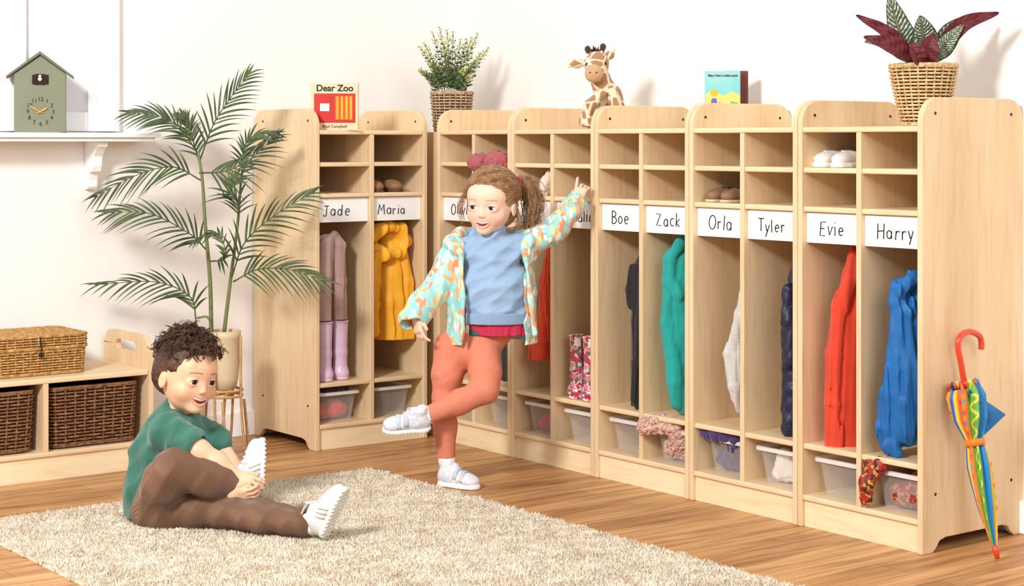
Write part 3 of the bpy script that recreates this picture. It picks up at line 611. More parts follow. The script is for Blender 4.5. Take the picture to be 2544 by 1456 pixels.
for i,(p,l) in enumerate([(((496,400,0),(530,310,.03),(575,240,.05),(622,180,.08)),.12),(((490,380),(450,320,.05),(400,290,.08),(318,280,.1)),.1),(((495,430),(560,425,.04),(620,395,.05),(690,335,.03)),.12),(((503,450),(430,415,.04),(340,435,.08),(235,490,.1)),.11),(((512,620),(470,580,.06),(370,530,.1),(262,528,.12)),.12),(((520,650),(560,640,.08),(540,580,.1),(480,600,.12)),.05),(((575,690),(610,600,.05),(690,530,.08),(780,478,.08)),.13),(((580,700,0),(640,670,.06),(720,670,.1),(808,700,.1)),.11),(((488,800,.03),(470,735,.06),(380,700,.1),(235,708,.12)),.11),(((602,440),(604,380,.03),(625,340,.04),(690,330,.05)),.07),(((592,560),(590,500,.04),(570,470,.05),(625,400,.06)),.09),(((500,420),(480,350,-.03),(470,310,-.05),(452,285,-.05)),.08)]): frond(p,i,l)
# ================= TOP ITEMS
ec=V3(-.30,-.42,1.165); ep=thing('potted_eucalyptus','artificial eucalyptus in small woven basket on lockers','potted plant',tuple(ec))
MBK=mat('grey_tan_wicker',C(200,172,142),C(154,124,96),scale=70,rough=.7)
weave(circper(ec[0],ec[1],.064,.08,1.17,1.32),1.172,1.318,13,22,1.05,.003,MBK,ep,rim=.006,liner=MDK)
g=[];gc=[]
rg=random.Random(3); CE=[np.array(C(*c)) for c in((134,152,106),(104,130,84),(158,172,120))]; CT=[np.array(C(*c)) for c in((206,206,140),(186,192,120))]
def ad_(vf,c): g.append(vf); gc.extend([c]*len(vf[0]))
de=float((ec-CAM)@FV)
for i in range(22):
    f_=i/21*2-1; tx=1122+f_*92*rg.uniform(.8,1.05); ty=(58+abs(f_)*30+rg.uniform(0,35)) if i%2 else (110+abs(f_)*40+rg.uniform(-20,60))
    oo=rg.uniform(-.05,.07); P=catmull([pv(1122+f_*30,240,de),pv(1122+(tx-1122)*.6,(235+ty)/2-5,de-oo*.5),pv(tx,ty,de-oo)],26); ad_(tube(P,.0014,5),np.array(C(120,110,70)))
    for j in range(5,26):
        for s in(0,1):
            a=j*1.3+s*math.pi; tg=unit(P[min(j,24)+1]-P[min(j,24)]); u=unit(np.cross(tg,V3(.3,.5,.2))); w_=np.cross(tg,u); d=unit(u*math.cos(a)+w_*math.sin(a)+tg*.5); n=unit(np.cross(d,tg)); r_=.0125*(1.15-.7*j/26)*rg.uniform(.8,1.2)
            c=P[j]+d*(r_+.001); nn=unit(np.cross(n,d)+d*.2)
            v=[tuple(c+d*r_*math.cos(q)+n*r_*.75*math.sin(q)+nn*.002*math.cos(q*2)) for q in np.arange(8)*math.pi/4]
            ad_((v,[tuple(range(8))]),rg.choice(CT) if j>18 else rg.choice(CE))
mk('foliage',join(*g),MSAT,ep,cols=np.array(gc))
# calathea
cc=row_pt(2294,300,.2); cc[2]=1.17; cp=thing('potted_calathea','striped maroon-backed calathea in woven basket on lockers','potted plant',tuple(cc))
MBT=mat('straw_wicker',C(226,198,150),C(182,146,98),scale=70,rough=.7)
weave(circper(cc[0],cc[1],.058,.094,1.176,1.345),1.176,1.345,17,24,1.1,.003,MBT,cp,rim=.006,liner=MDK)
dc=float((cc-CAM)@FV)
def leaf(pts,wd,kind,seed):
    n,mm=90,24; P=catmull([pv(x,y,dc-o) for x,y,o in pts],n); v=[];f=[];col=[]
    for i in range(n):
        t=i/(n-1); tg=unit(P[min(i,n-2)+1]-P[min(i,n-2)]); nr=unit(TV+V3(0,0,.2)); sd=unit(np.cross(tg,nr)); up=np.cross(sd,tg)
        ww=wd*(max(0,math.sin(math.pi*max(0,(t-.2)/.8)**.8)))**.75+.0022
        if t==1: ww=.0008
        for j in range(mm+1):
            u=j/mm*2-1; v.append(tuple(P[i]+sd*u*ww+up*(abs(u)*ww*(.5 if kind=='m' else .3))+up*.0015*math.sin(t*30+u*3)))
            if kind=='m': c=np.array(C(104,38,46))*(.75+.45*(.5+.5*math.sin((t-abs(u)*.09)*80))**2)+np.array(C(40,20,24))*.5*(abs(u)<.1)
            else:
                sst=math.sin((t-abs(u)*.11)*130); c=np.array(C(206,210,186)) if sst>.55 and .1<abs(u)<.84 and t>.24 else np.array(C(58,78,56))
                if abs(u)<.07: c=np.array(C(150,120,100))
            if t<.2: c=np.array(C(120,60,58))
            col.append(c)
    for i in range(n-1):
        for j in range(mm): a=i*(mm+1)+j; f.append((a,a+1,a+mm+2,a+mm+1))
    mk('leaf',(v,f),MSAT,cp,smooth=True,cols=np.array(col))
for i,a in enumerate([([(2295,170,0),(2262,130,.02),(2232,70,.03),(2208,-15,.04)],.036,'g'),([(2296,170,-.02),(2298,130,0),(2294,90,.02),(2285,38,.04)],.04,'g'),([(2290,172,.02),(2245,120,.05),(2200,80,.06),(2126,38,.06)],.018,'m'),([(2300,172,.02),(2345,110,.04),(2395,60,.05),(2482,32,.06)],.022,'m'),([(2298,170,-.03),(2335,130,-.01),(2365,80,0),(2440,36,-.02)],.03,'g'),([(2290,175,.04),(2250,140,.07),(2205,112,.09),(2145,92,.1)],.022,'m'),([(2300,175,.05),(2300,150,.08),(2308,115,.1),(2322,84,.1)],.026,'m'),([(2300,170,.03),(2325,140,.06),(2352,105,.07),(2392,62,.06)],.022,'g'),([(2288,170,.03),(2262,140,.04),(2215,105,.03),(2148,104,.01)],.018,'g'),([(2292,170,.06),(2284,150,.09),(2276,130,.1),(2262,104,.09)],.02,'m')]): leaf(*a,seed=i)
# books
MR=mat('book_red',C(206,44,36),rough=.4); MCR=mat('book_cream',C(228,212,172),C(222,204,164),rough=.5); MYL=mat('book_yellow',C(238,190,40),rough=.4)
def book(loc,rz,w_,h_,th,name,label,cov,spine):
    b_=thing(name,label,'book',loc,rz); mk('pages',box(-w_/2+.002,w_/2-.002,-th/2+.002,th/2-.002,.001,h_-.002),MCARD,b_,local=True)
    for q in((-th/2,-th/2+.002),(th/2-.002,th/2)): mk('cover',box(-w_/2,w_/2,q[0],q[1],0,h_),cov,b_,local=True,bev=.0006)
    mk('spine',box(w_/2-.002,w_/2,-th/2,th/2,0,h_),spine,b_,local=True); return b_
def btxt(s,size,x,z,y,bold=0): return xf(textmesh(s,size,bold=bold),M=[[1,0,0],[0,0,-1],[0,1,0]],o=(x,y,z))
RZ=-math.atan2(SN,CS)
b1=book((-.842,-.44,1.1705),RZ*.95,.176,.174,.014,'picture_book','cream and red picture book titled Dear Zoo on locker',MCR,mat('book_tan',C(200,176,130),rough=.5))
yb=-.0078
mk('title',btxt('Dear Zoo',.0335,0,.154,yb,.0007),MINK,b1,local=True); mk('author',btxt('Rod Campbell',.0155,0,.0135,yb),MINK,b1,local=True)
mk('cover_panel',box(-.076,.076,-.0076,-.0068,.027,.135),MR,b1,local=True); mk('cover_field',box(.0,.066,-.0080,-.0072,.038,.126),mat('book_orange',C(222,96,38),rough=.4),b1,local=True)
for x in(.006,.023,.04,.056): mk('cover_bar',box(x,x+.007,-.0086,-.0078,.04,.124),MYL,b1,local=True)
mk('cover_crate',box(-.054,-.02,-.0084,-.0074,.07,.098),MCARD,b1,local=True)
bp_=row_pt(1795,250,.27); b2=book((bp_[0],bp_[1],1.1705),RZ,.116,.19,.016,'picture_book','blue and green nursery rhyme board book on locker',mat('book_blue',C(120,200,206),C(150,214,210),rough=.35,scale=8),mat('book_spine_cream',C(222,206,180),rough=.4))
def flat(pts,m_,nme,y0=-.0092,y1=-.0078): mk(nme,prism(pts,'y',y0,y1),m_,b2,local=True)
mk('title',btxt('Mary Had a Little Lamb',.0102,0,.175,-.0092,.0002),mat('book_title_maroon',C(110,36,60),rough=.4),b2,local=True)
flat([(-.057,.002),(.057,.002),(.057,.112),(.03,.122),(0,.108),(-.03,.128),(-.057,.115)],mat('book_hill',C(206,214,120),C(236,214,110),scale=30,rough=.4),'cover_field')
flat([(-.004,.002),(.057,.002),(.057,.082),(.03,.09),(.008,.07)],mat('book_meadow',C(120,178,92),rough=.4),'cover_meadow',-.0096,-.009)
flat([(-.048,.03),(-.008,.03),(-.016,.075),(-.022,.1),(-.036,.1),(-.042,.075)],mat('book_dress',C(100,110,196),rough=.4),'cover_dress',-.0099,-.0092)
mk('cover_flowers',join(*[sphere((rg.uniform(-.045,.05),-.0096,rg.uniform(.06,.1)),.003,8,6) for _ in range(16)]),cells('flower_mix',[C(226,70,60),C(240,210,80),C(250,250,240),C(240,120,90)],60),b2,local=True,smooth=True)
mk('cover_sun',xf(lathe([(.012,0),(.012,.001)],(0,0,0),20),M=[[1,0,0],[0,0,-1],[0,1,0]],o=(-.029,-.0092,.118)),MYL,b2,local=True)
bq=row_pt(1828,250,.33); book((bq[0],bq[1],1.1705),RZ,.08,.192,.016,'board_book','dark red board book standing behind another book',mat('book_maroon',C(120,46,38),rough=.4),mat('book_maroon2',C(110,40,36),rough=.4))
# ================= GIRAFFE
gd=float((row_pt(1478,300,.1)-CAM)@FV); Gp=lambda x,y,o=0: pv(x,y,gd-o)
s=Sdf(.0024)
s.chain([(Gp(1518,275,-.03),.052),(Gp(1510,240,-.02),.045),(Gp(1494,205,0),.031),(Gp(1486,175,.01),.03)],.02)
s.ell(Gp(1482,156,.005),(.043,.043,.04),.015,R=np.eye(3)); s.cap(Gp(1479,165,.03),Gp(1474,184,.056),.03,.029,.02)
s.chain([(Gp(1452,156,.0),.010),(Gp(1434,158,0),.016),(Gp(1414,164,.0),.006)],.006); s.chain([(Gp(1506,146,0),.010),(Gp(1516,136,0),.014),(Gp(1524,124,0),.006)],.006)
for a,b_ in(((1466,140,.01),(1460,122,.01)),((1494,136,.01),(1498,116,.01))): s.cap(Gp(*a),Gp(*b_),.007,.009,.004); s.ell(Gp(*b_),(.0105,.0105,.012),.004,R=np.eye(3))
for l in([(1492,235,.05),(1466,262,.07),(1452,302,.07)],[(1520,235,.03),(1535,275,.06),(1530,300,.07)],[(1500,290,.02),(1480,300,.06),(1465,305,.09)]): s.chain([(Gp(*p),.019) for p in l],.012)
s.disp=folds(2,.0022,650,650); s.clips.append((-UP,-1.1705))
seeds=(np.random.RandomState(4).rand(420,3)*V3(.3,.3,.35)+Gp(1480,220)-V3(.15,.15,.18))
def gcol(P):
    out=np.zeros((len(P),3)); cr=np.array(C(244,228,198)); bw=np.array(C(180,126,80)); dk=np.array(C(70,42,30))
    for i in range(0,len(P),4000):
        q=P[i:i+4000]; dd=np.sort(np.linalg.norm(q[:,None]-seeds[None],axis=2),1)[:,:2]
        out[i:i+4000]=np.where(((dd[:,1]-dd[:,0])>.0055)[:,None],bw,cr)
    out[np.linalg.norm(P-Gp(1474,186,.06),axis=1)<.036]=np.array(C(206,166,122))
    for h_ in((1460,122,.01),(1498,116,.01)): out[np.linalg.norm(P-Gp(*h_),axis=1)<.017]=dk
    return out
gf=s.build('plush_giraffe',mat('giraffe_plush',(1,1,1),attr=True,rough=.95,bump=.8,bs=400,sheen=.4),colf=gcol,label='patchy brown plush giraffe sitting on the lockers',cat='soft toy')
for e in((1459,160,.04),(1503,158,.038)): mk('eye',sphere(Gp(*e),.0065,12,8),MINK,gf,smooth=True)
mk('mane',join(*[tube([Gp(x,y,.0),Gp(x+rg.uniform(-6,6),y-rg.uniform(8,18),.015)],[.006,.002],6) for x,y in[(1472+i*1.8,132) for i in range(10)]]),mat('dark_mane',C(62,38,28),rough=.9),gf,smooth=True)
for sx in(-8,8): mk('nostril',sphere(Gp(1474+sx,180,.083),.0028,8,6),MDK,gf,smooth=True)
# ================= UMBRELLA
P0=back_pt(2395,962,-2.895); tip=pv(2478,1392,4.66); tip[2]=.004; ax_=unit(tip-P0); Lu=np.linalg.norm(tip-P0)
um=thing('folded_umbrella','multicoloured folded umbrella with red hook handle leaning on locker','umbrella',(tip[0],tip[1],0))
u_=unit(np.cross(ax_,UP)); w_=np.cross(ax_,u_); v=[];f=[];col=[]; pal=[C(24,104,180),C(236,160,56),C(104,168,60),C(28,116,176),C(232,192,64),C(40,130,190),C(110,170,66),C(228,130,56)]
n,mm=90,128
for i in range(n):
    t=i/(n-1); R_=np.interp(t,[0,.06,.2,.33,.36,.5,.75,.93,1],[.034,.042,.038,.02,.02,.026,.021,.011,.006])
    for j in range(mm):
        tt=2*math.pi*j/mm; th=tt+t*1.3; r_=R_*(1+.3*math.sin(8*tt)); ee=.02*math.cos(8*tt) if i==0 else 0
        v.append(tuple(P0+ax_*(Lu*.93*t+ee)+u_*r_*math.cos(th)+w_*r_*math.sin(th)))
        k=int(j/mm*8)%8; c=np.array(pal[k]); fr=(j/mm*8)%1
        if k in(2,6) and abs(fr-.5-.22*math.sin(t*60))<.08: c=np.array(C(236,222,84))
        if k in(1,4,7) and math.sin(t*46+k)*math.sin(fr*6.28)>.7: c=np.array(C(214,80,64))
        if k in(1,4,7) and math.sin(t*46+k)*math.sin(fr*6.28)<-.75: c=np.array(C(70,150,200))
        if k in(0,3,5) and fr<.12: c=np.array(C(240,210,70))
        col.append(c)
for i in range(n-1):
    for j in range(mm): j2=(j+1)%mm; f.append((i*mm+j,i*mm+j2,(i+1)*mm+j2,(i+1)*mm+j))
fl=[back_pt(2405,965,-2.93),back_pt(2499,1030,-2.95),back_pt(2428,1098,-2.93)]
k0=len(v); K=10
for i in range(K+1):
    for j in range(K+1):
        a=i/K;b_=j/K; p=(fl[0]*(1-a)+fl[1]*a)*(1-b_)+ (fl[0]*(1-a)+fl[2]*a)*b_; p=p+TV*.012*math.sin(a*3.1)*math.sin(b_*6.28); v.append(tuple(p)); col.append(np.array(C(24,112,180)) if b_<.8 else np.array(C(60,150,80)))
for i in range(K):
    for j in range(K): q=k0+i*(K+1)+j; f.append((q,q+1,q+K+2,q+K+1))
mk('canopy',(v,f),MSAT,um,smooth=True,cols=np.array(col))
MRD=mat('red_plastic',C(226,74,42),rough=.25,spec=.6)
hb=lambda x,y: back_pt(x,y,-2.885)
mk('handle',tube(catmull([hb(2396,955),hb(2388,905),hb(2380,862),hb(2386,836),hb(2408,824),hb(2432,834),hb(2438,850),hb(2438,868)],36),.0085,12),MRD,um,smooth=True)
mk('runner',tube([P0-ax_*.012,P0+ax_*.01],.014,16),MRD,um,smooth=True)
for a in np.arange(8)*math.pi/4: mk('rib_tip',tube([P0+ax_*.0+u_*.036*math.cos(a)+w_*.036*math.sin(a),P0-ax_*.016+u_*.04*math.cos(a)+w_*.04*math.sin(a)],.004,8),MRD,um,smooth=True)
mk('band',tube([P0+ax_*Lu*.305,P0+ax_*Lu*.345],.027,24),mat('orange_strap',C(240,130,40),rough=.5),um,smooth=True)
mk('tip',tube([P0+ax_*Lu*.92,P0+ax_*Lu*.95,tip],[.008,.009,.006],12),MRD,um,smooth=True)
# ================= RUG
rx0,rx1,ry0,ry1=-2.40,-1.0,-3.15,-.93
rg_=np.random.RandomState(2); n=300000
px_=rx0+(rx1-rx0)*rg_.rand(n); py_=ry0+(ry1-ry0)*rg_.rand(n)
px_+= .008*np.sin(py_*60); 
hh=.008+.011*rg_.rand(n); an=rg_.rand(n)*6.283; la=np.sin(px_*57+np.sin(py_*49)*2)+np.cos(py_*61+px_*23); ln=.004+.007*rg_.rand(n)
ldx=np.cos(la*1.2+an*.75)*ln; ldy=np.sin(la*1.2+an*.75)*ln; wd=.0011+.0010*rg_.rand(n); wx=np.cos(an)*wd; wy=np.sin(an)*wd
z0=np.full(n,.004)
Vt=np.zeros((n,5,3)); 
Vt[:,0]=np.stack([px_-wx,py_-wy,z0],1); Vt[:,1]=np.stack([px_+wx,py_+wy,z0],1)
Vt[:,2]=np.stack([px_+wx*1.1+ldx*.45,py_+wy*1.1+ldy*.45,z0+hh*.6],1); Vt[:,3]=np.stack([px_-wx*1.1+ldx*.45,py_-wy*1.1+ldy*.45,z0+hh*.6],1)
Vt[:,4]=np.stack([px_+ldx,py_+ldy,z0+hh],1)
i5=np.arange(n)*5; fq=np.stack([i5,i5+1,i5+2,i5+3],1).tolist()+np.stack([i5+3,i5+2,i5+4],1).tolist()
MRU=mat('shaggy_wool',C(242,230,212),C(226,212,191),scale=9,rough=.95)
rug=thing('shaggy_rug','cream shaggy wool rug on the oak floor','rug',((rx0+rx1)/2,(ry0+ry1)/2,0))
mk('rug_backing',box(rx0,rx1,ry0,ry1,.0005,.006),MRU,rug); mk('pile',(Vt.reshape(-1,3),fq),MRU,rug,kind='stuff')
# ================= PEOPLE
def axes(yaw,pitch,roll):
    y,p,r_=map(math.radians,(yaw,pitch,roll)); Fw=math.cos(y)*TV+math.sin(y)*RV; Rt=math.cos(y)*RV-math.sin(y)*TV
    U_=math.cos(p)*UP+math.sin(p)*Fw; Fw=math.cos(p)*Fw-math.sin(p)*UP
    U2=math.cos(r_)*U_+math.sin(r_)*Rt; R2=math.cos(r_)*Rt-math.sin(r_)*U_
    return np.stack([R2,Fw,U2],1)
EX,EY,EZ,ER=.148,.262,-.06,.082
def mline(x): return -.302+2.6*x*x
def head(S,o,A,hh):
    S.fr=(o,A,hh)
    S.ell((0,-.08,.1),(.37,.43,.4),.05); S.ell((0,.05,-.17),(.285,.30,.29),.12); S.ell((0,.235,-.41),(.09,.08,.065),.1)
    S.ell((0,.2,.12),(.27,.18,.2),.1)
    for s in(1,-1):
        S.ell((s*.185,.18,-.20),(.10,.11,.09),.08)
        S.ell((s*.145,.42,-.055),(.085,.08,.055),.05,'s')
        S.ell((s*.368,-.05,-.09),(.03,.07,.10),.03); S.ell((s*.398,-.035,-.085),(.018,.04,.06),.02,'s')
        S.ell((s*EX,EY,EZ),(ER+.009,ER+.009,ER+.004),.02)
        S.ell((s*EX,EY+.10,EZ),(.064,.09,.029),.005,'s')
        S.ell((s*.036,.345,-.185),(.024,.028,.02),.02)
    S.cap((0,.315,-.03),(0,.362,-.168),.02,.030,.045)
    xs=[-.12,-.08,-.04,0,.04,.08,.12]
    S.chain([((x,.322-1.5*x*x,mline(x)+.030),.012-.03*abs(x)) for x in xs],.02); S.chain([((x*.85,.318-1.5*x*x,mline(x*.85)-.062+2.4*x*x),.016-.05*abs(x)) for x in xs],.02)
    S.chain([((x,.366-1.5*x*x,mline(x)-.014+.6*x*x),.045-.31*abs(x)) for x in xs],.005,'s')
    S.fr=(np.zeros(3),np.eye(3),1.0)
def headcol(o,A,hh,skin,brow,warm):
    def f(P):
        q=((P-o)@A)/hh; c=np.tile(np.array(skin),(len(P),1)); x,y,z=q.T; 
        inh=(np.abs(x)<.5)&(np.abs(z)<.55)&(y>.1)
        ck=np.exp(-(((np.abs(x)-.2)/.09)**2+((z+.2)/.08)**2))*inh*.45; c=c*(1-ck[:,None])+np.array(warm)*ck[:,None]
        ns=np.exp(-((x/.06)**2+((z+.19)/.05)**2))*inh*.25; c=c*(1-ns[:,None])+np.array(warm)*ns[:,None]
        up=z-(mline(x)+.031); dn=(mline(x)-.060+2.4*x*x)-z
        w1=np.clip(1-np.abs(up)/.013,0,1)+np.clip(1-np.abs(dn)/.017,0,1); lp=np.clip(w1*1.6,0,1)*np.clip(1-(np.abs(x)-.115)/.02,0,1)*(inh&(y>.2))*.7; c=c*(1-lp[:,None])+np.array(C(210,118,110))*lp[:,None]
        mo=inh&(np.abs(x)<.12)&(up<-.006)&(dn<-.008)&(y<.322-1.5*x*x)&(y>.2); c[mo]=np.array(C(120,40,44))
        bz=.062-1.3*(np.abs(x)-.145)**2; br=np.clip(1-np.abs(z-bz)/.017,0,1)*np.clip(1-(np.abs(np.abs(x)-.148)-.07)/.025,0,1)*inh*.75; c=c*(1-br[:,None])+np.array(brow)*br[:,None]
        return c
    return f
def facebits(o,A,hh,par,iris,gaze,lash):
    g=unit(A@unit(gaze)); 
    for s in(1,-1):
        c=o+A@(V3(s*EX,EY,EZ)*hh); v,f=sphere(c,ER*hh,64,48); P=np.array(v); d=(P-c)@g/(ER*hh)
        col=np.where((d>.96)[:,None],np.array(C(14,12,14)),np.where((d>.89)[:,None],np.array(iris),np.array(C(246,243,240)))); col=np.where(((d>.87)&(d<=.89))[:,None],np.array(iris)*.4,col)
        mk('eye',(v,f),MGLO,par,smooth=True,cols=col)
        T_=[]
        for i in range(13):
            dx=-.064+.128*i/12; dz=.031*math.sqrt(max(0,1-(dx/.067)**2))-.001; yy=math.sqrt(max(1e-4,(ER+.0095)**2-dx*dx-dz*dz)); T_.append(o+A@(V3(s*EX+dx,EY+yy,EZ+dz)*hh))
        mk('eyelashes',tube(T_,[.0010*(.4+math.sin(math.pi*i/12)) for i in range(13)],6),lash,par,smooth=True)
    s=Sdf(.0011); s.fr=(o,A,hh); s.chain([((x,.318-1.5*x*x,mline(x)+.020),.018) for x in(-.09,-.06,-.03,0,.03,.06,.09)],.003); s.build('teeth',mat('teeth',C(252,250,244),C(248,245,238),rough=.25),par)
def hand(S,w,d,n,sd,L,curl,thumb=.3,k=.002):
    w=np.array(w);d=unit(d);n=np.array(n,float);n=unit(n-d*(n@d)); sd=np.array(sd,float); sd=unit(sd-d*(sd@d)-n*(sd@n))
    S.cap(w-d*L*.1,w+d*L*.05,L*.13,L*.14,.01)
    for q in(.17,.06,-.05,-.15): S.cap(w+sd*L*q*.6+d*L*.05,w+sd*L*q+d*L*.44,L*.1,L*.08,.006)
    for (b_,ln,c_) in zip((.19,.068,-.062,-.185),(.42,.47,.43,.34),curl):
        p=w+d*L*.46+sd*L*b_; a=0; r_=L*.056; dirb=unit(d+sd*b_*1.0)
        for fr_,da in((.45,45),(.3,65),(.25,45)):
            a+=math.radians(da*c_); dr=dirb*math.cos(a)-n*math.sin(a); q=p+dr*ln*L*fr_; S.cap(p,q,r_,r_*.92,k); p=q; r_*=.92
    p=w+d*L*.1+sd*L*.12; q=p+unit(d*.7+sd*.75-n*thumb)*L*.24; S.cap(p,q,L*.1,L*.07,.005); r2=q+unit(d*.9+sd*.25-n*thumb)*L*.18; S.cap(q,r2,L*.07,L*.055,k)
SQ=(TV,.72)
# ---------- GIRL
gl=thing('person','girl in patterned jacket and rust leggings balancing beside lockers','person',tuple(floorp(pv(1130,1190,5.69),0)))
g=lambda x,y,o=0: pv(x,y,5.69-o)
gA=axes(-20,2,3); gh=.216; gO=g(1218,503,.03)
SK=C(244,202,178)
S=Sdf(.0021); head(S,gO,gA,gh)
S.cap(g(1222,560,-.01),g(1222,615,-.01),.036,.04,.02); S.chain([(g(1222,640),.075),(g(1228,720),.083),(g(1200,800),.08),(g(1165,850),.07)],.03,sq=SQ)
S.cap(g(1150,622),g(1292,618),.033,.033,.02)
shR,elR,wrR=g(1140,625),g(1088,712,.02),g(1036,790,.07); shL,elL,wrL=g(1300,610),g(1378,572,-.03),g(1434,500,-.085)
S.chain([(shR,.03),(elR,.025),(wrR,.018)],.015); S.chain([(shL,.03),(elL,.025),(wrL,.018)],.015)
hpR,knR,anR=g(1124,865),g(1106,990,.02),g(1109,1148,0); hpL,knL,anL=g(1198,865,.02),g(1205,968,.11),g(1060,1030,.09)
S.chain([(hpR,.046),(knR,.031),(anR,.021)],.02); S.chain([(hpL,.046),(knL,.031),(anL,.021)],.02)
S.cap(anR,g(1118,1175,.01),.02,.018,.01); S.cap(anL,g(1036,1038,.09),.02,.017,.01)
hand(S,wrR,g(1044,850,.08)-g(1036,790,.07),-RV*.8+TV*.5,RV*.5+TV*.9,.098,(.35,.45,.5,.55),.3)
hand(S,wrL,g(1459,425,-.13)-g(1436,492,-.085),-RV*.4+TV*.9,-RV*.8-TV*.3,.100,(.02,.5,.6,.7),.4)
S.build('girl_body',MSKIN,gl,headcol(gO,gA,gh,SK,C(160,118,84),C(238,150,130)))
ML_=mat('lash_brown',C(70,46,36),rough=.6)
facebits(gO,gA,gh,gl,C(98,120,140),V3(-.12,1,-.02),ML_)
S=Sdf(.003); S.chain([(g(1215,815),.078),(g(1165,860),.083)],.03,sq=SQ)
S.chain([(hpR,.062),(g(1112,930,.02),.050),(knR,.040),(g(1106,1060),.037),(g(1109,1134,0),.029)],.02); S.chain([(hpL,.062),(g(1206,925,.08),.051),(knL,.043),(g(1140,1000,.10),.038),(g(1076,1027,.09),.031)],.02)
S.disp=folds(31,.0022,90,120,6,.4); S.clips.append((-UP,-g(1109,1136)[2])); 
S.build('leggings',cells('rust_leggings',[C(214,128,100)],24,dots=(.07,C(176,104,84)),rough=.85,warp=0),gl)
MSK=CF('white_sock',C(248,245,242))
S=Sdf(.0025); S.cap(g(1109,1126),g(1113,1170,.005),.025,.0265,.01); S.cap(g(1109,1137),g(1110,1142),.027,.028,.004); S.disp=folds(32,.002,400,400)
S.build('sock',MSK,gl)
S=Sdf(.0025); S.cap(g(1080,1026,.09),g(1046,1036,.09),.025,.026,.01); S.cap(g(1064,1031,.09),g(1058,1033,.09),.03,.03,.006); S.disp=folds(33,.002,400,400)
S.build('sock',MSK,gl)
MUP=cells('speckled_silver_canvas',[C(222,226,234),C(234,236,242),C(210,216,226),C(240,216,224),C(216,222,232),C(202,210,222)],110,rough=.5)
p=pv(1088,1192,5.69); p[2]=.001; q=pv(1200,1206,5.60); q[2]=.001
shoe('sneaker',p,q,UP,.158,C(234,236,240),C(250,250,248),gl,'strap',label='white velcro trainer',lace=C(206,211,221),um=MUP)
hl=g(1074,1066,.09); tt=g(946,1072,.10); shoe('sneaker',hl,tt,RV*-.05+UP*.93+TV*.35,.16,C(226,230,236),C(250,250,248),gl,'strap',label='white velcro trainer',lace=C(206,211,221),um=MUP,tread=True)
# sweater
S=Sdf(.003); S.chain([(g(1222,640,.0),.1),(g(1226,720,.005),.113),(g(1232,800,.005),.12)],.03,sq=(TV,.74)); S.cap(g(1150,622),g(1294,614),.042,.042,.03); S.chain([(g(1222,625,0),.06),(g(1217,592,0),.052)],.02)
S.chain([(shR,.04),(elR,.032)],.02); S.chain([(shL,.04),(elL,.03)],.02)
S.ell(g(1214,566,.005),(.048,.048,.03),.004,'s',R=np.eye(3)); S.disp=folds(37,.020,30,75,6,.75); S.clips.append((-UP,-g(1230,797)[2]))
S.build('sweater',CF('sky_blue_cotton',C(152,180,212),col2=C(142,170,203)),gl)
S=Sdf(.003); S.cap(g(1231,776,.005),g(1231,792,.005),.121,.121,.01,sq=(TV,.76)); S.clips=[(-UP,-g(1230,801)[2]),(UP,g(1230,774)[2])]; S.build('sweater_hem',ribmat('blue_rib',C(150,178,210),C(134,162,196),160,'X',.5),gl)
S=Sdf(.003); S.chain([(g(1232,780),.113),(g(1238,850),.118)],.01,sq=(TV,.74)); S.disp=folds(34,.008,110,20); S.clips=[(-UP,-g(1230,829)[2]),(UP,g(1230,790)[2])]; S.build('undershirt',cells('crimson_print',[C(190,36,74)],10,dots=(.3,C(60,90,90)),rough=.8),gl)
# jacket
MJ=cells('leaf_print_jacket',[C(150,214,212),C(246,176,126),C(168,220,212),C(252,244,232),C(248,222,150),C(142,206,208),C(240,150,112),C(186,226,216),C(156,216,212)],52,(1.5,1.5,.75),.55,warp=.025)
S=Sdf(.003); S.chain([(g(1222,650,-.01),.125),(g(1222,720,-.01),.141),(g(1218,880,-.01),.158)],.03,sq=(TV,.76)); S.cap(g(1145,628),g(1300,618),.047,.047,.03)
S.chain([(g(1222,600,-.01),.110),(g(1222,720,-.01),.129),(g(1218,960,-.01),.150)],.01,'s',sq=(TV,.76))
S.cap(g(1222,560),g(1222,640,.02),.07,.07,.01,'s')
A3=np.stack([RV,TV,UP],1)
S.box(g(1227,760,.12),(.097,.13,.32),.03,.01,'s',R=A3)
S.chain([(g(1130,622),.047),(elR,.042),(g(1056,752,.05),.046),(g(1028,790,.065),.048)],.02)
S.chain([(g(1306,612),.045),(elL,.041),(g(1420,520,-.07),.036),(g(1434,502,-.085),.035)],.02)
S.cap(wrR+unit(wrR-elR)*-.012,wrR+unit(wrR-elR)*.09,.034,.042,.003,'s'); S.cap(wrL-unit(wrL-elL)*.004,wrL+unit(wrL-elL)*.08,.027,.036,.003,'s')
S.chain([(g(1140,628,.072),.014),(g(1116,602,.03),.018),(g(1146,582,-.05),.024),(g(1222,588,-.09),.028),(g(1298,580,-.05),.024),(g(1318,595,.03),.018),(g(1308,628,.072),.014)],.012)
S.chain([(g(1145,640,.075),.008),(g(1150,740,.098),.008),(g(1146,846,.112),.008)],.006); S.chain([(g(1306,640,.075),.008),(g(1318,740,.098),.008),(g(1328,830,.108),.008)],.006)
S.disp=folds(35,.0058,50,60,6,.7); S.clips.append((-UP,-g(1222,852)[2]))
S.build('jacket',MJ,gl)
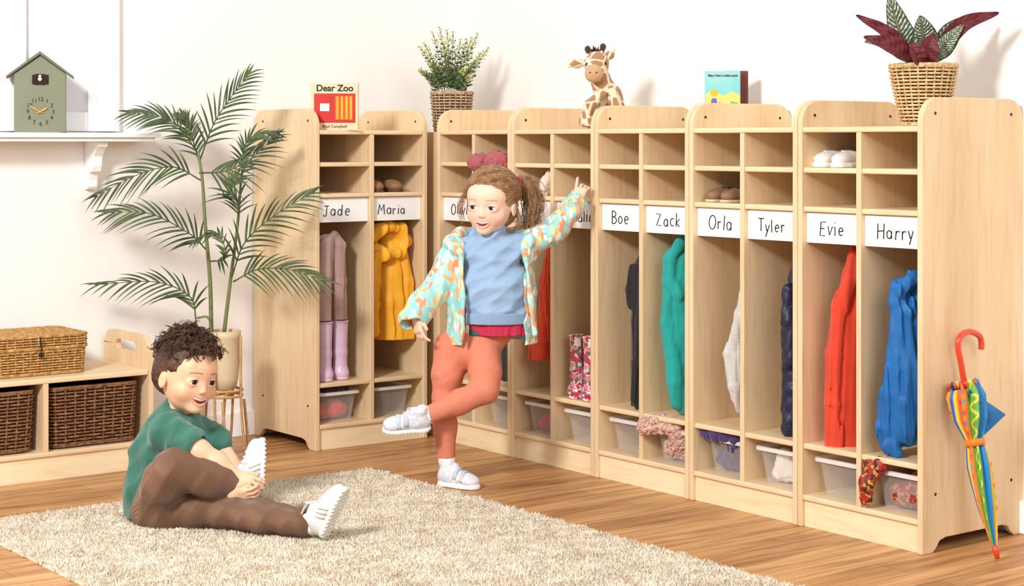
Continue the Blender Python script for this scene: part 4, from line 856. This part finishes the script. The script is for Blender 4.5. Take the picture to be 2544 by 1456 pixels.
def hairtubes(o,A,hh,starts,end,r_,seed,lift=.02,n=14,ctr=V3(0,-.09,.12),rad=V3(.405,.46,.42)):
    rg=random.Random(seed); out=[]
    for s in starts:
        a=unit((np.array(s)-ctr)/rad); e=(np.array(end)-ctr)/rad; e=unit(e+np.array([rg.uniform(-.12,.12) for _ in range(3)])); P=[]
        om=math.acos(max(-1,min(1,a@e)))+1e-6; lf=rg.uniform(0,lift); ph=rg.random()*6
        for i in range(n):
            t=i/(n-1); q=(math.sin((1-t)*om)*a+math.sin(t*om)*e)/math.sin(om); q=unit(q)*(1.0+lf*math.sin(math.pi*t))+.012*np.array([math.sin(t*9+ph),0,math.cos(t*8+ph)]); P.append(o+A@((ctr+q*rad)*hh))
        out.append(tube(P,[r_*(.4+.9*math.sin(math.pi*(.12+.8*i/(n-1)))) for i in range(n)],4))
    return join(*out)
MHG=mat('dark_blonde_hair',C(182,142,102),C(138,100,68),scale=60,rough=.5)
hr=newobj('hair',None,None,gl)
S=Sdf(.003); S.fr=(gO,gA,gh); S.ell((0,-.1,.12),(.395,.455,.41),.02); S.ell((0,-.22,-.12),(.35,.29,.3),.08)
S.ell((0,.44,-.18),(.40,.42,.50),.03,'s'); S.ell((.42,0,-.16),(.1,.13,.16),.04,'s'); S.ell((-.42,0,-.16),(.1,.1,.16),.04,'s')
S.fr=(np.zeros(3),np.eye(3),1.0); S.chain([(g(1282,455,-.05),.022),(g(1306,462,-.05),.026),(g(1322,500,-.04),.022),(g(1318,545,-.03),.012),(g(1305,565,-.03),.005)],.012)
S.disp=folds(40,.003,330,330,8); S.build('hair_mass',MHG,hr)
rg=random.Random(9); st=[]
for i in range(1000):
    th=rg.uniform(-1.75,1.75); zz=.33-.13*abs(th)**1.5+rg.uniform(-.04,.2); st.append((math.sin(th)*.4,math.cos(th)*.36,zz))
tl_=hairtubes(gO,gA,gh,st,(.30,-.40,.15),.0008,3,.08)
g3=[]
r1=lambda s:V3(*[rg.uniform(-s,s) for _ in range(3)])
for i in range(320):
    P=catmull([g(1280,452,-.05)+r1(.012),g(1308,460,-.05)+r1(.032),g(1324,500,-.04)+r1(.036),g(1318,548,-.03)+r1(.032),g(1302+rg.uniform(-20,25),570+rg.uniform(-25,16),-.03)+r1(.024)],14); g3.append(tube(P,np.linspace(.0009,.0003,14),4))
for (a,b_,c_) in (((1164,462),(1146,500),(1148,545)),((1160,470),(1142,520),(1150,560)),((1268,470),(1286,530),(1280,570)),((1268,480),(1292,550),(1284,590)),((1200,440),(1172,450),(1152,490))):
    for i in range(12): P=catmull([g(a[0]+rg.uniform(-6,6),a[1],.05)+r1(.005),g(b_[0]+rg.uniform(-7,7),b_[1],.03)+r1(.005),g(c_[0]+rg.uniform(-8,8),c_[1]+rg.uniform(-15,10),.02)+r1(.005)],10); g3.append(tube(P,np.linspace(.0009,.0003,10),4))
mk('hair_strands',join(tl_,*g3),MHG,hr,smooth=True)
mk('hair_tie',tube([g(1292,456,-.05)+.024*(UP*math.cos(t)+TV*math.sin(t)) for t in np.arange(16)*math.pi/8],.007,8,True),mat('hair_tie_pink',C(214,90,100),rough=.8),hr,smooth=True)
# ---------- BOY
by=thing('person','boy in green t-shirt sitting on rug holding his shoe','person',tuple(floorp(pv(420,1290,5.1),.02)))
b=lambda x,y,o=0: pv(x,y,5.10-o)
bA=axes(50,2,8); bh=.222; bO=b(466,932,.04); SKB=C(236,188,154)
S=Sdf(.0021); head(S,bO,bA,bh)
S.chain([(b(452,985,-.01),.036),(b(430,1045,-.01),.042)],.02); S.chain([(b(430,1060),.07),(b(405,1150),.08),(b(400,1245),.078)],.03)
sN,eN,wN=b(415,1075,.09),b(492,1120,.13),b(588,1185,.13); sF,eF,wF=b(480,1065,-.07),b(545,1110,-.04),b(598,1178,.03)
S.chain([(sN,.036),(eN,.032),(b(540,1152,.13),.03),(wN,.020)],.02); S.chain([(sF,.034),(eF,.029),(wF,.020)],.02)
hN,kN,aN=b(395,1255,.05),b(432,1165,.17),b(608,1208,.10); hF,kF,aF=b(410,1258,.02),b(570,1270,.12),pv(752,1298,4.86)
S.chain([(hN,.06),(kN,.04),(aN,.024)],.02); S.chain([(hF,.055),(kF,.04),(aF,.024)],.02); S.cap(aF,pv(785,1308,4.85),.022,.02,.01); S.cap(aN,b(628,1215,.1),.022,.02,.01)
hand(S,wN,b(634,1208,.165)-b(588,1185,.13),UP*.5+TV*.8,UP*.7+RV*.2,.106,(.5,.55,.6,.65),.35)
hand(S,b(578,1228,.14),b(625,1236,.17)-b(578,1228,.14),-UP*.4+TV*.9,UP*.9+TV*.2,.104,(.5,.6,.65,.7),.35)
S.cap(wF,b(578,1228,.14),.019,.018,.015)
S.build('boy_body',MSKIN,by,headcol(bO,bA,bh,SKB,C(66,42,30),C(228,142,114)))
facebits(bO,bA,bh,by,C(72,46,32),V3(-.02,1,-.06),mat('lash_dark',C(36,24,20),rough=.6))
S=Sdf(.003); S.chain([(b(432,1060),.078),(b(408,1130),.092),(b(398,1210),.098),(b(398,1290,-.01),.102)],.03); S.cap(sN,sF,.048,.046,.03); S.cap(b(450,1030,-.005),b(440,1050),.05,.055,.02)
S.chain([(sN,.053),(b(470,1105,.12),.053)],.02); S.chain([(sF,.048),(b(540,1098,-.04),.048)],.02)
S.cap(b(472,1107,.12),b(510,1130,.14),.038,.048,.003,'s'); S.ell(b(456,1002,-.0),(.045,.045,.035),.003,'s',R=np.eye(3)); S.disp=folds(53,.013,46,40,6,.75)
S.clips.append((-UP,-.028)); S.build('t_shirt',CF('forest_green_jersey',C(60,118,102),col2=C(52,106,91)),by)
S=Sdf(.003); S.cap(b(400,1262,.0),b(415,1255,.06),.096,.085,.03)
S.chain([(hN,.078),(b(410,1200,.13),.064),(kN,.055),(b(520,1190,.15),.049),(b(596,1206,.11),.042)],.025); S.chain([(b(420,1258,.05),.075),(b(490,1262,.1),.058),(kF,.052),(pv(660,1285,4.91),.047),(pv(748,1298,4.86),.042)],.02)
S.disp=folds(57,.0065,48,55,7,.7); S.clips.append((-UP,-.016)); S.build('corduroy_trousers',ribmat('brown_corduroy',C(156,102,58),C(104,62,32),170,'X',1,.3),by)
MS2=CF('sock_white',C(244,238,228))
S=Sdf(.0025); S.cap(pv(748,1300,4.86),pv(776,1306,4.85),.028,.027,.01); S.build('sock',MS2,by)
S=Sdf(.0025); S.cap(b(604,1208,.1),b(626,1214,.1),.028,.028,.01); S.build('sock',MS2,by)
hl=pv(806,1344,4.83); tt=pv(866,1215,4.80); shoe('sneaker',hl,tt,-RV*.85+UP*.25-TV*.35,.168,C(236,234,230),C(240,236,226),by,'sneaker',label='white lace-up trainer',tread=True)
hl=b(652,1238,.08); tt=b(658,1080,.05); shoe('sneaker',hl,tt,-RV*.93+TV*.34,.172,C(236,236,236),C(244,242,236),by,'sneaker',label='white lace-up trainer held in hands',tread=True)
MHB=mat('dark_brown_hair',C(100,68,49),C(52,34,25),scale=50,rough=.55)
hr=newobj('hair',None,None,by)
S=Sdf(.003); S.fr=(bO,bA,bh); S.ell((0,-.08,.15),(.385,.44,.385),.03); S.ell((0,-.2,-.02),(.365,.3,.3),.06); S.ell((0,.46,-.2),(.40,.4,.48),.02,'s'); S.ell((.42,.04,-.2),(.12,.14,.18),.04,'s'); S.ell((-.42,.04,-.2),(.12,.14,.18),.04,'s')
S.disp=folds(55,.003,350,350,8); S.build('hair_mass',MHB,hr)
g4=[]
for i in range(330):
    th=rg.uniform(0,6.28); ph=rg.uniform(0,1.36)**.9; lf=rg.uniform(.9,1.06); c=V3(.41*lf*math.sin(ph)*math.cos(th),-.06+.48*lf*math.sin(ph)*math.sin(th),.17+.42*lf*math.cos(ph)); nn=unit(c-V3(0,-.06,.15)); u1=unit(np.cross(nn,V3(rg.uniform(-1,1),rg.uniform(-1,1),.3))); w1=np.cross(nn,u1); rr_=rg.uniform(.035,.075); tu=rg.uniform(.5,1.1); dr_=r1(.13); ph0=rg.random()*6.28
    for st_ in range(4):
        jj=r1(.012); P=[]
        for k in range(14):
            t=k/13; a=ph0+t*tu*2*math.pi; P.append(bO+bA@((c+jj+dr_*(t-.5)+u1*rr_*math.cos(a)+w1*rr_*math.sin(a)*.8+nn*(.06*t))*bh))
        g4.append(tube(P,np.linspace(.0011,.0004,14),4))
mk('hair_curls',join(*g4),MHB,hr,smooth=True)
# ================= CAMERA / LIGHT
cd=D.cameras.new('camera'); co=D.objects.new('camera',cd); bpy.context.collection.objects.link(co)
co.location=CAM; co.rotation_euler=(math.pi/2,0,-math.atan2(SN,CS)); cd.sensor_width=36; cd.lens=36*F/2544; cd.shift_y=-374/2544; cd.clip_start=.05
bpy.context.scene.camera=co
def area(name,loc,tgt,size,power,col=(1,1,1)):
    l=D.lights.new(name,'AREA'); l.shape='SQUARE'; l.size=size; l.energy=power; l.color=col; o=D.objects.new(name,l); bpy.context.collection.objects.link(o); o.location=loc
    o.rotation_euler=(Vector(tgt)-Vector(loc)).to_track_quat('-Z','Y').to_euler(); return o
area('softbox_key',(-4.8,-3.2,2.9),(-.8,-1.2,.7),.7,208,(1,.985,.96))
area('softbox_fill',(-2.2,-6.5,2.6),(-.8,-1.2,.6),2.0,72,(1,.995,.985))
wd=D.worlds.new('world'); wd.use_nodes=True; bpy.context.scene.world=wd; wd.node_tree.nodes['Background'].inputs[0].default_value=(1,.99,.98,1); wd.node_tree.nodes['Background'].inputs[1].default_value=.54
bpy.context.scene.view_settings.view_transform='Standard'
